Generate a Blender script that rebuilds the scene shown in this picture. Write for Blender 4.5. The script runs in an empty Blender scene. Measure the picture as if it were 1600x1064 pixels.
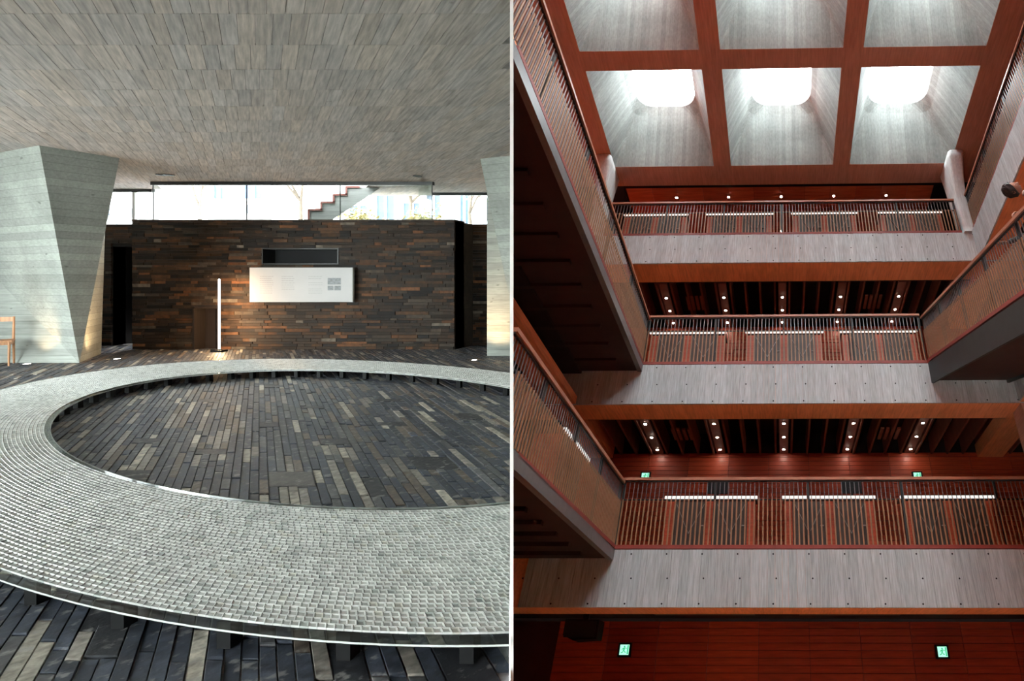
import bpy, bmesh, math, random
from mathutils import Matrix, Vector
random.seed(7)
scn = bpy.context.scene
COL = scn.collection

# ------------------------------------------------------------------ camera, sky, exposure
FPX, CX, CY, EYE = 905.04, 1203.4, 440.0, 1.5
cam_d = bpy.data.cameras.new('camera'); cam = bpy.data.objects.new('camera', cam_d); COL.objects.link(cam)
cam.location = (0, 0, EYE); cam.rotation_euler = (math.pi/2, 0, 0)
cam_d.sensor_width = 36.0; cam_d.lens = FPX/1600*36.0
cam_d.shift_x = (800-CX)/1600; cam_d.shift_y = (CY-532)/1600
cam_d.clip_start = 0.02; cam_d.clip_end = 300
scn.camera = cam
world = bpy.data.worlds.new('overcast_sky'); scn.world = world; world.use_nodes = True
bg = world.node_tree.nodes['Background']
bg.inputs['Color'].default_value = (0.95, 0.97, 1.0, 1); bg.inputs['Strength'].default_value = 21.0
scn.view_settings.view_transform = 'Standard'; scn.view_settings.look = 'None'
scn.view_settings.gamma = 1.0; scn.view_settings.use_curve_mapping = False
scn.view_settings.exposure = 0.12
scn.cycles.use_denoising = True
scn.cycles.max_bounces = 10; scn.cycles.diffuse_bounces = 6; scn.cycles.glossy_bounces = 4
scn.cycles.transparent_max_bounces = 16; scn.cycles.sample_clamp_indirect = 6.0
scn.cycles.caustics_reflective = False; scn.cycles.caustics_refractive = False

# ------------------------------------------------------------------ plan of the two rooms
# hall: floor joints run along PLAN_K to the brick wall; (u, v, z) -> world
PLAN_K = (405-CX)/FPX
def H(u, v, z=0.0): return (u + PLAN_K*v, v, z)
def at(px, py, v): return ((px-CX)/FPX*v, v, EYE + (CY-py)/FPX*v)
def on_floor(px, py, z=0.0): return at(px, py, FPX*(EYE-z)/(py-CY))
CEIL = 3.74
def on_ceil(px, py): return at(px, py, FPX*(CEIL-EYE)/(CY-py))
# atrium: built level in its own frame, then set up as one rigid room
TH, YA, RO = .6449, .0209, -.0043
cy_, sy_ = math.cos(YA), math.sin(YA); c_, s_ = math.cos(TH), math.sin(TH); cr, sr = math.cos(RO), math.sin(RO)
RM = (Matrix(((cr,0,-sr),(0,1,0),(sr,0,cr))) @ Matrix(((1,0,0),(0,c_,s_),(0,-s_,c_))) @ Matrix(((cy_,sy_,0),(-sy_,cy_,0),(0,0,1)))).to_4x4()
RM = Matrix.Translation((0,0,EYE)) @ RM
# the added dividing wall stands in this vertical plane
DK = (799.5-CX)/FPX
DN = Vector((1, -DK, 0)).normalized()
def divider_side(w): return DN.dot(Vector((w[0], w[1], 0)))
def rw(q): return RM @ Vector(q)
RN = RM.to_3x3().transposed() @ DN
CLIP_H = (Vector((0,0,0)) - DN*0.008, -DN)
CLIP_R = (RN*0.008, RN)

# ------------------------------------------------------------------ helpers
def tag(o, label=None, cat=None, group=None, kind=None):
    if label: o['label'] = label
    if cat: o['category'] = cat
    if group: o['group'] = group
    if kind: o['kind'] = kind
    return o
def clip_mesh(me, co, no):
    bm = bmesh.new(); bm.from_mesh(me)
    bmesh.ops.bisect_plane(bm, geom=bm.verts[:]+bm.edges[:]+bm.faces[:], plane_co=co, plane_no=no, clear_inner=True)
    bm.to_mesh(me); bm.free()
class B:
    def __init__(s): s.v=[]; s.f=[]; s.c=[]; s.m=[]; s.cur=(1,1,1); s.mi=0
    def add(s, vs, fs):
        n=len(s.v); s.v += [tuple(p) for p in vs]; s.c += [s.cur]*len(vs)
        s.f += [tuple(i+n for i in f) for f in fs]; s.m += [s.mi]*len(fs); return s
    def box(s, x0,x1,y0,y1,z0,z1):
        return s.add([(x0,y0,z0),(x1,y0,z0),(x1,y1,z0),(x0,y1,z0),(x0,y0,z1),(x1,y0,z1),(x1,y1,z1),(x0,y1,z1)],
            [(0,3,2,1),(4,5,6,7),(0,1,5,4),(1,2,6,5),(2,3,7,6),(3,0,4,7)])
    def prism(s, poly, z0, z1):      # plan polygon, counter-clockwise
        n=len(poly)
        return s.add([(p[0],p[1],z0) for p in poly]+[(p[0],p[1],z1) for p in poly],
            [tuple(range(n-1,-1,-1)), tuple(range(n,2*n))]+[(i,(i+1)%n,n+(i+1)%n,n+i) for i in range(n)])
    def extrude(s, poly, off):       # any 3D polygon swept by off
        n=len(poly); q=[tuple(a+b for a,b in zip(p,off)) for p in poly]
        return s.add(list(poly)+q, [tuple(range(n-1,-1,-1)), tuple(range(n,2*n))]+[(i,(i+1)%n,n+(i+1)%n,n+i) for i in range(n)])
    def bar(s, a, b, w, h):          # rectangular bar a->b, h measured upright
        a=Vector(a); b=Vector(b); d=(b-a).normalized(); side=d.cross(Vector((0,0,1)))
        side = side.normalized() if side.length>1e-4 else Vector((1,0,0)); up=Vector((0,0,1)) if abs(d.z)<.9 else side.cross(d)
        if abs(d.z)>=.9: up=Vector((0,1,0)); side=Vector((1,0,0))
        P=[]
        for e in (a,b):
            for i,j in ((-1,-1),(1,-1),(1,1),(-1,1)): P.append(e+side*(w/2*i)+up*(h/2*j))
        return s.add(P,[(0,3,2,1),(4,5,6,7),(0,1,5,4),(1,2,6,5),(2,3,7,6),(3,0,4,7)])
    def tube(s, a, b, r0, r1=None, n=10):
        r1 = r0 if r1 is None else r1; a=Vector(a); b=Vector(b); d=(b-a).normalized()
        t=d.orthogonal().normalized(); u=d.cross(t)
        P=[a+(t*math.cos(k*2*math.pi/n)+u*math.sin(k*2*math.pi/n))*r0 for k in range(n)]
        P+=[b+(t*math.cos(k*2*math.pi/n)+u*math.sin(k*2*math.pi/n))*r1 for k in range(n)]
        return s.add(P,[tuple(range(n-1,-1,-1)),tuple(range(n,2*n))]+[(k,(k+1)%n,n+(k+1)%n,n+k) for k in range(n)])
    def obj(s, name, mat, parent=None, clip=None, M=None, smooth=False):
        me=bpy.data.meshes.new(name); me.from_pydata(s.v,[],s.f)
        for m in (mat if isinstance(mat,(list,tuple)) else [mat]): me.materials.append(m)
        if any(s.m): me.polygons.foreach_set('material_index', s.m)
        if any(c!=(1,1,1) for c in s.c):
            a=me.color_attributes.new('Col','FLOAT_COLOR','POINT'); flat=[]
            for c in s.c: flat += [c[0],c[1],c[2],1.0]
            a.data.foreach_set('color', flat)
        if clip: clip_mesh(me,*clip)
        if smooth: me.polygons.foreach_set('use_smooth',[True]*len(me.polygons))
        me.update()
        return place(name, me, parent, M)
def place(name, me, parent=None, M=None, loc=None):
    o=bpy.data.objects.new(name, me); COL.objects.link(o)
    if parent: o.parent=parent
    if M is not None: o.matrix_world=M
    if loc is not None: o.location=loc
    return o
def empty(name, label, cat, M=None, group=None, kind=None):
    o=bpy.data.objects.new(name,None); COL.objects.link(o); o.empty_display_size=.2
    if M is not None: o.matrix_world=M
    return tag(o,label,cat,group,kind)
def T(*p): return Matrix.Translation(p)

# ------------------------------------------------------------------ materials
MATS={}
def nodes(name, rough=.6, spec=.5, metal=0.0):
    m=bpy.data.materials.new(name); m.use_nodes=True; nt=m.node_tree; b=nt.nodes['Principled BSDF']
    b.inputs['Roughness'].default_value=rough; b.inputs['Metallic'].default_value=metal
    b.inputs['Specular IOR Level'].default_value=spec
    MATS[name]=m
    return m,nt,b
def N(nt,t,**kw):
    n=nt.nodes.new(t)
    for k,v in kw.items():
        if k.startswith('i_'): n.inputs[k[2:].replace('_',' ')].default_value=v
        else: setattr(n,k,v)
    return n
def mixc(nt, fac, a, b, mode='MIX'):
    n=nt.nodes.new('ShaderNodeMix'); n.data_type='RGBA'; n.blend_type=mode
    for sock,val in ((n.inputs[0],fac),(n.inputs[6],a),(n.inputs[7],b)):
        if hasattr(val,'is_linked'): nt.links.new(val,sock)
        else: sock.default_value = val if not isinstance(val,tuple) else (*val,1) if len(val)==3 else val
    return n.outputs[2]
def math_(nt, op, a, b=None):
    n=nt.nodes.new('ShaderNodeMath'); n.operation=op
    for s,v in ((n.inputs[0],a),(n.inputs[1],b)):
        if v is None: continue
        if hasattr(v,'is_linked'): nt.links.new(v,s)
        else: s.default_value=v
    return n.outputs[0]
def noise(nt, scale, detail=4, vec=None, stretch=None, rough=.55):
    tc=nt.nodes.new('ShaderNodeTexCoord'); src=tc.outputs['Object'] if vec is None else vec
    if stretch:
        mp=N(nt,'ShaderNodeMapping'); mp.inputs['Scale'].default_value=stretch; nt.links.new(src,mp.inputs[0]); src=mp.outputs[0]
    n=N(nt,'ShaderNodeTexNoise',i_Scale=scale,i_Detail=detail,i_Roughness=rough); nt.links.new(src,n.inputs['Vector'])
    return n.outputs['Fac']
def ramp(nt, fac, lo, hi, a=0.0, b=1.0):
    n=N(nt,'ShaderNodeMapRange'); n.inputs[1].default_value=lo; n.inputs[2].default_value=hi; n.inputs[3].default_value=a; n.inputs[4].default_value=b
    nt.links.new(fac,n.inputs[0]); return n.outputs[0]
def bump(nt, bs, h, strength=.3, dist=.01):
    n=N(nt,'ShaderNodeBump',i_Strength=strength,i_Distance=dist); nt.links.new(h,n.inputs['Height']); nt.links.new(n.outputs[0],bs.inputs['Normal'])
def simple(name, col, rough=.5, var=.25, scale=6, stretch=None, spec=.5, metal=0, bmp=0.0, detail=4):
    m,nt,b=nodes(name,rough,spec,metal); f=noise(nt,scale,detail,stretch=stretch)
    v=ramp(nt,f,.3,.7,1-var,1+var); cmb=N(nt,'ShaderNodeCombineXYZ')
    for i in range(3): nt.links.new(v,cmb.inputs[i])
    nt.links.new(mixc(nt,1.0,col,cmb.outputs[0],'MULTIPLY'),b.inputs['Base Color'])
    if bmp: bump(nt,b,f,bmp)
    return m
def pieces(name, rough=.5, var=.3, scale=14, spec=.5, bmp=.2, stretch=None, speck=None, rvar=0, plan=None):
    m,nt,b=nodes(name,rough,spec); at_=N(nt,'ShaderNodeAttribute',attribute_name='Col'); vec=None
    if plan:                          # grain running along the hall's joints
        tc=N(nt,'ShaderNodeTexCoord'); sp=N(nt,'ShaderNodeSeparateXYZ'); nt.links.new(tc.outputs['Object'],sp.inputs[0])
        u=math_(nt,'SUBTRACT',sp.outputs[0],math_(nt,'MULTIPLY',sp.outputs[1],PLAN_K)); cv=N(nt,'ShaderNodeCombineXYZ')
        nt.links.new(math_(nt,'MULTIPLY',u,plan[0]),cv.inputs[0]); nt.links.new(math_(nt,'MULTIPLY',sp.outputs[1],plan[1]),cv.inputs[1]); vec=cv.outputs[0]
    f=noise(nt,scale,6,vec=vec,stretch=stretch)
    v=ramp(nt,f,.3,.7,1-var,1+var); cmb=N(nt,'ShaderNodeCombineXYZ')
    for i in range(3): nt.links.new(v,cmb.inputs[i])
    out=mixc(nt,1.0,at_.outputs['Color'],cmb.outputs[0],'MULTIPLY')
    if speck:
        f2=noise(nt,speck[0],5); out=mixc(nt,ramp(nt,f2,speck[1],speck[1]+.08,0,speck[3]),out,speck[2])
    nt.links.new(out,b.inputs['Base Color'])
    if rvar:
        nt.links.new(ramp(nt,f,.3,.7,rough-rvar,rough+rvar),b.inputs['Roughness'])
    if bmp: bump(nt,b,f,bmp,.004)
    return m
def boards(name, col, axis, width, grain_axis, rough=.8, tone=.16, groove=.35, dark=.55, spec=.25, dirt=.25, knots=.0):
    """cast or sawn boards: joints every `width` along axis, grain along grain_axis"""
    m,nt,b=nodes(name,rough,spec); tc=N(nt,'ShaderNodeTexCoord'); sp=N(nt,'ShaderNodeSeparateXYZ'); nt.links.new(tc.outputs['Object'],sp.inputs[0])
    if isinstance(axis,int): a=sp.outputs[axis]
    else:
        d=N(nt,'ShaderNodeVectorMath',operation='DOT_PRODUCT'); d.inputs[1].default_value=axis; nt.links.new(tc.outputs['Object'],d.inputs[0]); a=d.outputs['Value']
    t=math_(nt,'DIVIDE',a,width); idx=math_(nt,'FLOOR',t); fr=math_(nt,'FRACT',t)
    wn=N(nt,'ShaderNodeTexWhiteNoise',noise_dimensions='1D'); nt.links.new(idx,wn.inputs['W'])
    st=[10,10,10]; st[grain_axis]=.9
    g=noise(nt,3.0,5,stretch=tuple(st)); big=noise(nt,.9,4)
    tone_v=ramp(nt,wn.outputs['Value'],0,1,1-tone,1+tone)
    v=math_(nt,'MULTIPLY',tone_v,ramp(nt,g,.3,.7,.86,1.14)); v=math_(nt,'MULTIPLY',v,ramp(nt,big,.3,.7,1-dirt,1+dirt))
    edge=math_(nt,'MINIMUM',fr,math_(nt,'SUBTRACT',1.0,fr)); line=ramp(nt,edge,0.0,.05,dark,1.0)
    v=math_(nt,'MULTIPLY',v,line)
    if knots:
        k=noise(nt,4.5,1,stretch=(1,1,2.2)); v=math_(nt,'MULTIPLY',v,ramp(nt,k,.74,.79,1.0,1-knots))
    cmb=N(nt,'ShaderNodeCombineXYZ')
    for i in range(3): nt.links.new(v,cmb.inputs[i])
    nt.links.new(mixc(nt,1.0,col,cmb.outputs[0],'MULTIPLY'),b.inputs['Base Color'])
    bump(nt,b,math_(nt,'ADD',math_(nt,'MULTIPLY',line,1.0),math_(nt,'MULTIPLY',g,.6)),groove,.006)
    return m
def emit(name, col, strength):
    m=bpy.data.materials.new(name); m.use_nodes=True; nt=m.node_tree; nt.nodes.clear()
    e=N(nt,'ShaderNodeEmission'); e.inputs[0].default_value=(*col,1); e.inputs[1].default_value=strength
    o=N(nt,'ShaderNodeOutputMaterial'); nt.links.new(e.outputs[0],o.inputs[0]); MATS[name]=m; return m
def glass(name, tint=(.93,.97,.95), refl=1.0, rough=.02):
    m=bpy.data.materials.new(name); m.use_nodes=True; nt=m.node_tree; nt.nodes.clear()
    t=N(nt,'ShaderNodeBsdfTransparent'); t.inputs[0].default_value=(*tint,1); g=N(nt,'ShaderNodeBsdfGlossy'); g.inputs['Roughness'].default_value=rough
    fr=N(nt,'ShaderNodeLayerWeight',i_Blend=.5); mx=N(nt,'ShaderNodeMixShader')
    p5=math_(nt,'POWER',fr.outputs['Facing'],5.0); nt.links.new(math_(nt,'MULTIPLY',math_(nt,'ADD',math_(nt,'MULTIPLY',p5,.96),.04),refl),mx.inputs[0])
    nt.links.new(t.outputs[0],mx.inputs[1]); nt.links.new(g.outputs[0],mx.inputs[2]); o=N(nt,'ShaderNodeOutputMaterial'); nt.links.new(mx.outputs[0],o.inputs[0]); MATS[name]=m; return m

M_floor  = pieces('slate_paver',.58,.65,17,.32,.9,speck=(13,.57,(.27,.26,.25),.6),rvar=.12)
M_mortar = simple('pale_mortar',(.21,.21,.21),.9,.3,30)
M_brick  = pieces('old_brick',.65,.45,9,.15,.5,speck=(9,.68,(.20,.17,.14),.4),rvar=.15)
M_wmort  = simple('dark_mortar',(.012,.010,.009),.95,.3,30)
M_cboard = pieces('ceiling_board_concrete',.85,.30,3,.2,.25,plan=(9,.9),speck=(7,.69,(.16,.14,.12),.55))
M_cgap   = simple('ceiling_joint',(.24,.22,.205),.95,.2,20)
M_tile   = pieces('cast_glass_tile',.34,.18,10,.6,.06)
M_colm   = boards('column_concrete',(.30,.315,.29),2,.125,0,tone=.14,dirt=.22,knots=.5,groove=.6,dark=.62)
M_black  = simple('black_paint',(.006,.006,.0065),.6,.2,10,spec=.2)
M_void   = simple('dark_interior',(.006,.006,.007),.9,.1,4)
M_frame  = simple('dark_window_frame',(.02,.021,.022),.45,.15,8)
M_white  = simple('white_paint',(.86,.86,.86),.6,.02,4)
M_board  = simple('white_panel',(.46,.45,.45),.6,.03,3)
M_ink    = simple('grey_print',(.30,.29,.29),.7,.1,30)
M_photo  = simple('printed_photograph',(.14,.15,.16),.5,.8,16,stretch=(1,1,3))
M_glass  = glass('clear_glass')
M_ringgl = glass('ring_glass',(.88,.92,.90),.8,.03)
M_edge   = simple('painted_edge_glint',(.62,.66,.64),.25,.1,12)  # pale colour stands in for light caught along the ring's outer edge
M_edge2  = simple('ground_glass_edge',(.36,.38,.36),.6,.1,12,spec=.2)
M_wood   = simple('beech_wood',(.42,.20,.09),.45,.25,3,stretch=(14,14,1),bmp=.05)
M_niche  = boards('niche_wood',(.016,.010,.007),0,.09,2,tone=.2)
M_stair_c= boards('stair_concrete',(.22,.225,.22),2,.12,0,tone=.08)
M_redtrim= simple('red_brown_steel',(.17,.055,.045),.5,.15,8)
M_facade = simple('pale_facade',(.78,.80,.82),.8,.06,2)
M_bluewin= simple('blue_window',(.045,.075,.14),.3,.2,2,spec=.3)
M_band   = simple('grey_blue_band',(.07,.085,.11),.6,.12,3)
M_leaf   = pieces('pale_leaf',.5,.2,6,.4,0)
M_bark   = simple('pale_bark',(.13,.10,.08),.8,.3,20)
M_ground = simple('pale_paving',(.74,.74,.72),.85,.08,.6)
M_lamp_w = emit('warm_tube_light',(1.0,.66,.36),230.0)
M_upl    = emit('uplight_glow',(1.0,.7,.4),1.2)
M_spot   = emit('floor_light',(1.0,.95,.88),14.0)
# atrium
M_slabb  = pieces('facade_board_concrete',.8,.24,5,.25,.25,stretch=(9,9,.6))
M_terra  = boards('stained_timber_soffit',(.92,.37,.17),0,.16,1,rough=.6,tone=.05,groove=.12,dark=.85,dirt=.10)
M_beam   = boards('stained_concrete_beam',(.47,.25,.19),0,.10,1,rough=.65,tone=.04,groove=.1,dark=.88,dirt=.08)
M_wellx  = boards('shaft_concrete_x',(.28,.30,.29),0,.09,2,tone=.14,dirt=.16,dark=.72,groove=.25)
M_welly  = boards('shaft_concrete_y',(.28,.30,.29),1,.09,2,tone=.14,dirt=.16,dark=.72,groove=.25)
M_redw   = [simple('red_panel_%s'%n,c,.42,.22,2.2,stretch=(1,6,14),spec=.45) for n,c in (('a',(.35,.052,.019)),('b',(.42,.068,.025)),('c',(.29,.040,.015)))]
M_ceilw  = [simple('ceiling_panel_%s'%n,c,.45,.2,2.2,stretch=(1,14,6)) for n,c in (('a',(.52,.12,.05)),('b',(.44,.095,.04)))]
M_redback= simple('panel_shadow_gap',(.05,.010,.006),.8,.1,5)
M_slat   = simple('oak_slat',(.30,.155,.080),.5,.22,3,stretch=(9,9,1))
M_steel  = simple('dark_steel',(.026,.030,.031),.5,.12,6,spec=.3)
M_steelb = simple('grey_steel_baluster',(.17,.175,.185),.38,.1,6,metal=.35)
M_hand   = simple('red_oak_handrail',(.40,.17,.10),.4,.15,4)
M_baser  = simple('red_base_rail',(.26,.045,.035),.5,.15,6)
M_joist  = simple('brown_joist',(.22,.075,.045),.6,.2,4)
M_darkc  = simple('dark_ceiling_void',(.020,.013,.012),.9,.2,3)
M_plate  = simple('brown_fixture_plate',(.26,.10,.065),.6,.15,5)
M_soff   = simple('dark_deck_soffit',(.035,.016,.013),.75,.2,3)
M_lobby  = simple('lobby_timber',(.60,.37,.21),.5,.12,3,stretch=(8,1,1))
M_pier   = boards('white_pier_concrete',(.66,.68,.68),0,.12,2,tone=.05,dirt=.08,dark=.88)
M_cabin  = simple('dark_cabinet',(.055,.040,.032),.45,.2,5)
M_brace  = simple('grey_brace',(.20,.18,.16),.5,.1,5)
M_strip  = emit('led_strip',(1.0,.93,.88),1.0)
M_down   = emit('downlight_glow',(1.0,.84,.70),170.0)
M_exitg  = emit('exit_green',(.03,.50,.22),1.0)
M_exitw  = emit('exit_white',(.42,1.0,.70),1.15)
M_tread  = simple('dark_tread',(.05,.03,.025),.6,.2,5)
M_skin   = simple('skin',(.42,.22,.15),.5,.08,12)
M_hair   = simple('black_hair',(.010,.010,.011),.38,.3,40,stretch=(1,8,8))
M_cloth  = simple('dark_olive_cloth',(.045,.050,.042),.85,.15,25)
M_trous  = simple('charcoal_cloth',(.02,.02,.024),.9,.15,25)

# ================================================================== ADDED DIVIDING WALL, parts the two rooms and their light; doorway round the viewpoint
t2 = 2.5/FPX*2.25
def along(y, off): return (DK*y + DN.x*off, y + DN.y*off)
def divider_block(b, y0, y1, z0, z1):
    b.prism([along(y0,-t2), along(y0,t2), along(y1,t2), along(y1,-t2)], z0, z1); b.m[-6:]=[0,0,0,2,0,1]
b=B()
divider_block(b, 2.25, 24, -12, 18); divider_block(b, -9, -.35, -12, 18)
divider_block(b, -.35, 2.25, 2.75, 18); divider_block(b, -.35, 2.25, -12, -.06)
tag(b.obj('wall_added_divider', [M_white, M_colm, M_redw[2]]), 'added thin white-edged partition wall standing between the stone hall and the red atrium', 'wall', kind='structure')

# ================================================================== STONE HALL (left of the dividing wall)
def proj(w):
    y=max(w[1],.05); return CX+FPX*w[0]/y, CY-FPX*(w[2]-EYE)/y
def px_area(pts):
    q=[proj(p) for p in pts]
    if max(p[0] for p in q)<2 or min(p[0] for p in q)>797 or max(p[1] for p in q)<2 or min(p[1] for p in q)>1062: return 0
    return abs(sum(q[i][0]*q[(i+1)%len(q)][1]-q[(i+1)%len(q)][0]*q[i][1] for i in range(len(q))))/2
UL = -9.5
hall_plan=[along(-3,-.01), along(15.6,-.01), H(UL,15.6)[:2], H(UL,-3)[:2]]
floor=B().prism(hall_plan,-.30,-.011).obj('floor',M_mortar)
tag(floor,'dark slate paved floor of narrow reused stone strips in the stone hall','floor',kind='structure')
tag(B().prism([(-70,-30),(along(-30,-.05)),(along(60,-.05)),(-70,60)],-.5,-.31).obj('ground',M_ground),'pale paving outside the stone hall','ground',kind='structure')

# ring outline, in plan coordinates (u, v)
def ell(psi,cu,cv,a,b_,rot):
    p=psi-rot; c,s=math.cos(rot),math.sin(rot)
    return cu+a*math.cos(p)*c-b_*math.sin(p)*s, cv+a*math.cos(p)*s+b_*math.sin(p)*c
def ring(psi,t):
    o=ell(psi,.6359,6.2662,4.0695,3.9565,-.695); i=ell(psi,.7328,6.2666,2.9042,2.7888,-.2352)
    return i[0]+t*(o[0]-i[0]), i[1]+t*(o[1]-i[1])
def ring_t(u,v):
    psi=math.atan2(v-6.266,u-.68); i=ring(psi,0); o=ring(psi,1)
    ri=math.hypot(i[0]-.68,i[1]-6.266); ro=math.hypot(o[0]-.68,o[1]-6.266)
    return (math.hypot(u-.68,v-6.266)-ri)/(ro-ri)

# ---- floor strips
def slate():
    r=random.random(); j=random.uniform(.75,1.3)
    if r<.58: c=(.038,.044,.059)
    elif r<.74: c=(.080,.080,.084)
    elif r<.86: c=(.105,.082,.066)
    elif r<.95: c=(.21,.19,.165)
    else: c=(.34,.31,.26)
    return tuple(x*j for x in c)
SW=.0705
def uv_floor(px,py): v=FPX*EYE/(py-CY); return (px-405)/FPX*v, v
plates=[]
for px_,py_,n,l,c in ((226,688,4,.17,None),(330,705,4,.16,None),(520,690,4,.20,None),(462,748,5,.33,'warm'),(682,722,5,.36,None),(210,742,4,.24,None),
        (420,663,3,.22,None),(615,662,4,.16,None),(490,636,4,.14,None),(610,625,5,.18,None),(330,625,4,.18,None),(430,603,4,.2,None),(530,594,5,.2,None),
        (735,650,4,.3,None),(262,775,3,.2,None),(590,760,2,.4,None),(170,1000,2,.22,None),(560,1040,2,.3,None),(150,960,2,.25,None),(720,1040,3,.25,None)):
    u,v=uv_floor(px_,py_); plates.append((round(u/SW-n/2),n,v-l/2,v+l/2,c))
quads=[]
for k,n,v0,v1,c in plates:
    quads.append((k*SW,(k+n)*SW,v0,v1,(.020,.021,.025) if c is None else (.085,.078,.072)))
for k in range(int(-10/SW),int(6.4/SW)):
    v=1.35+random.uniform(0,.4); u0,u1=k*SW,(k+1)*SW
    holes=sorted((a,b_) for kk,n,a,b_,c in plates if kk<=k<kk+n)
    while v<13.6:
        L=random.choice((.14,.22,.30,.38,.50,.65)); e=v+L
        h=next(((a,b_) for a,b_ in holes if a<e and b_>v),None)
        if h:
            if h[0]-v>.05: quads.append((u0,u1,v,h[0],slate()))
            v=h[1]; continue
        if u0>-.66*v-.8 and u0<.45*v+.12: quads.append((u0,u1,v,e,slate()))
        v=e
recs=[]
for u0,u1,v0,v1,c in quads:
    g=.0035; P=[H(u0+g,v0+g),H(u1-g,v0+g),H(u1-g,v1-g),H(u0+g,v1-g)]
    s=[divider_side(p) for p in P]
    if min(s)>-.01: continue
    z=random.uniform(-.006,.004); under=0<=ring_t((u0+u1)/2,(v0+v1)/2)<=1.0
    recs.append((0 if under or max(s)>-.012 else px_area([(p[0],p[1],z) for p in P]),P,z,c))
recs.sort(key=lambda r:-r[0])
rest=B()
for i,(a,P,z,c) in enumerate(recs):
    b=B() if i<300 else rest; b.cur=c
    w=.004; Q=[(p[0],p[1],z-.003) for p in P]; cxm=sum(p[0] for p in P)/4; cym=sum(p[1] for p in P)/4
    I=[(p[0]+(cxm-p[0])*.05,p[1]+(cym-p[1])*.05,z) for p in P]; D=[(p[0],p[1],-.03) for p in P]
    b.add(I+Q+D,[(0,1,2,3)]+[(4+j,4+(j+1)%4,(j+1)%4,j) for j in range(4)]+[(8+j,8+(j+1)%4,4+(j+1)%4,4+j) for j in range(4)])
    if i<300: b.obj('paving_strip',M_floor,floor)
tag(rest.obj('paving_strips',M_floor,floor,clip=CLIP_H),kind='stuff')

# ---- ceiling of cast boards
ceil=B().prism(hall_plan[:2]+[H(UL,15.6)[:2],H(UL,-3)[:2]],CEIL+.012,CEIL+.40)
ceil=B()
def ceil_poly(b,u0,u1,v0,v1,z0,z1): b.prism([H(u0,v0)[:2],H(u1,v0)[:2],H(u1,v1)[:2],H(u0,v1)[:2]],z0,z1)
ceil_poly(ceil,UL,9,-3,13.05,CEIL+.012,CEIL+.4)
ceil_poly(ceil,UL,-2.37,13.05,14.1,CEIL+.012,CEIL+.4)
ceil_poly(ceil,2.55,9,13.05,14.75,CEIL+.012,CEIL+.4)
ceil=tag(ceil.obj('ceiling',M_cgap,clip=CLIP_H),'grey board-marked concrete ceiling over the stone hall','ceiling',kind='structure')
BW=.155; recs=[]; v=1.0; row=0
while v<14.7:
    e=v+.64; off=random.random()*BW
    for k in range(int(-13/BW),int(8/BW)):
        u0=k*BW+off; u1=u0+BW
        if u0<-.72*v-1.2 or u0>.46*v: continue
        vv=min(e,13.03) if -2.37<(u0+u1)/2<2.55 else min(e,14.08) if u0<0 else e
        if vv<=v+.02: continue
        g=.0022; P=[H(u0+g,v+.002),H(u1-g,v+.002),H(u1-g,vv-.002),H(u0+g,vv-.002)]
        s=[divider_side(p) for p in P]
        if min(s)>-.01: continue
        z=CEIL-random.choice((0,0,.001,.002)); j=random.uniform(.86,1.10); w=random.uniform(-.015,.015)
        recs.append((0 if max(s)>-.012 else px_area([(p[0],p[1],z) for p in P]),P,z,((.485+w)*j,.43*j,(.395-w)*j)))
    v=e
recs.sort(key=lambda r:-r[0]); rest=B()
for i,(a,P,z,c) in enumerate(recs):
    b=B() if i<300 else rest; b.cur=c
    b.add([(p[0],p[1],z) for p in P]+[(p[0],p[1],CEIL+.013) for p in P],[(3,2,1,0)]+[(j,(j+1)%4,4+(j+1)%4,4+j) for j in range(4)])
    if i<300: b.obj('board',M_cboard,ceil)
tag(rest.obj('boards',M_cboard,ceil,clip=CLIP_H),kind='stuff')

# ---- brick wall at the back, with slot, niche and two side openings
WV=12.80; WT=EYE+(CY-343)/FPX*WV
def wx(px): return (px-CX)/FPX*WV
def wz(py): return EYE+(CY-py)/FPX*WV
XL,XR=wx(207),wx(710)
SLOT=(wx(411),wx(529),wz(412),wz(389)); NICHE=(wx(305),wx(341.5),0.0,wz(482))
wall=B()
xs=[XL,NICHE[0],NICHE[1],SLOT[0],SLOT[1],XR]
for a,b_ in zip(xs[:-1],xs[1:]):
    spans=[(0,WT-.02)]
    for h in (SLOT,NICHE):
        if a>=h[0]-1e-6 and b_<=h[1]+1e-6: spans=[s for s in ((0,h[2]),(h[3],WT-.02)) if s[1]-s[0]>.01]
    for z0,z1 in spans: wall.box(a,b_,WV+.035,WV+.40,z0,z1)
wall=tag(wall.obj('wall_back',M_wmort),'dark brown brick wall with a white panel and a glazed strip above it','wall',kind='structure')
def brickcol():
    r=random.random(); j=random.uniform(.6,1.35)
    c=(.024,.015,.010) if r<.40 else (.013,.010,.009) if r<.62 else (.056,.028,.014) if r<.80 else (.040,.030,.022) if r<.92 else (.10,.042,.018) if r<.975 else (.11,.09,.07)
    return tuple(x*j for x in c)
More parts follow.
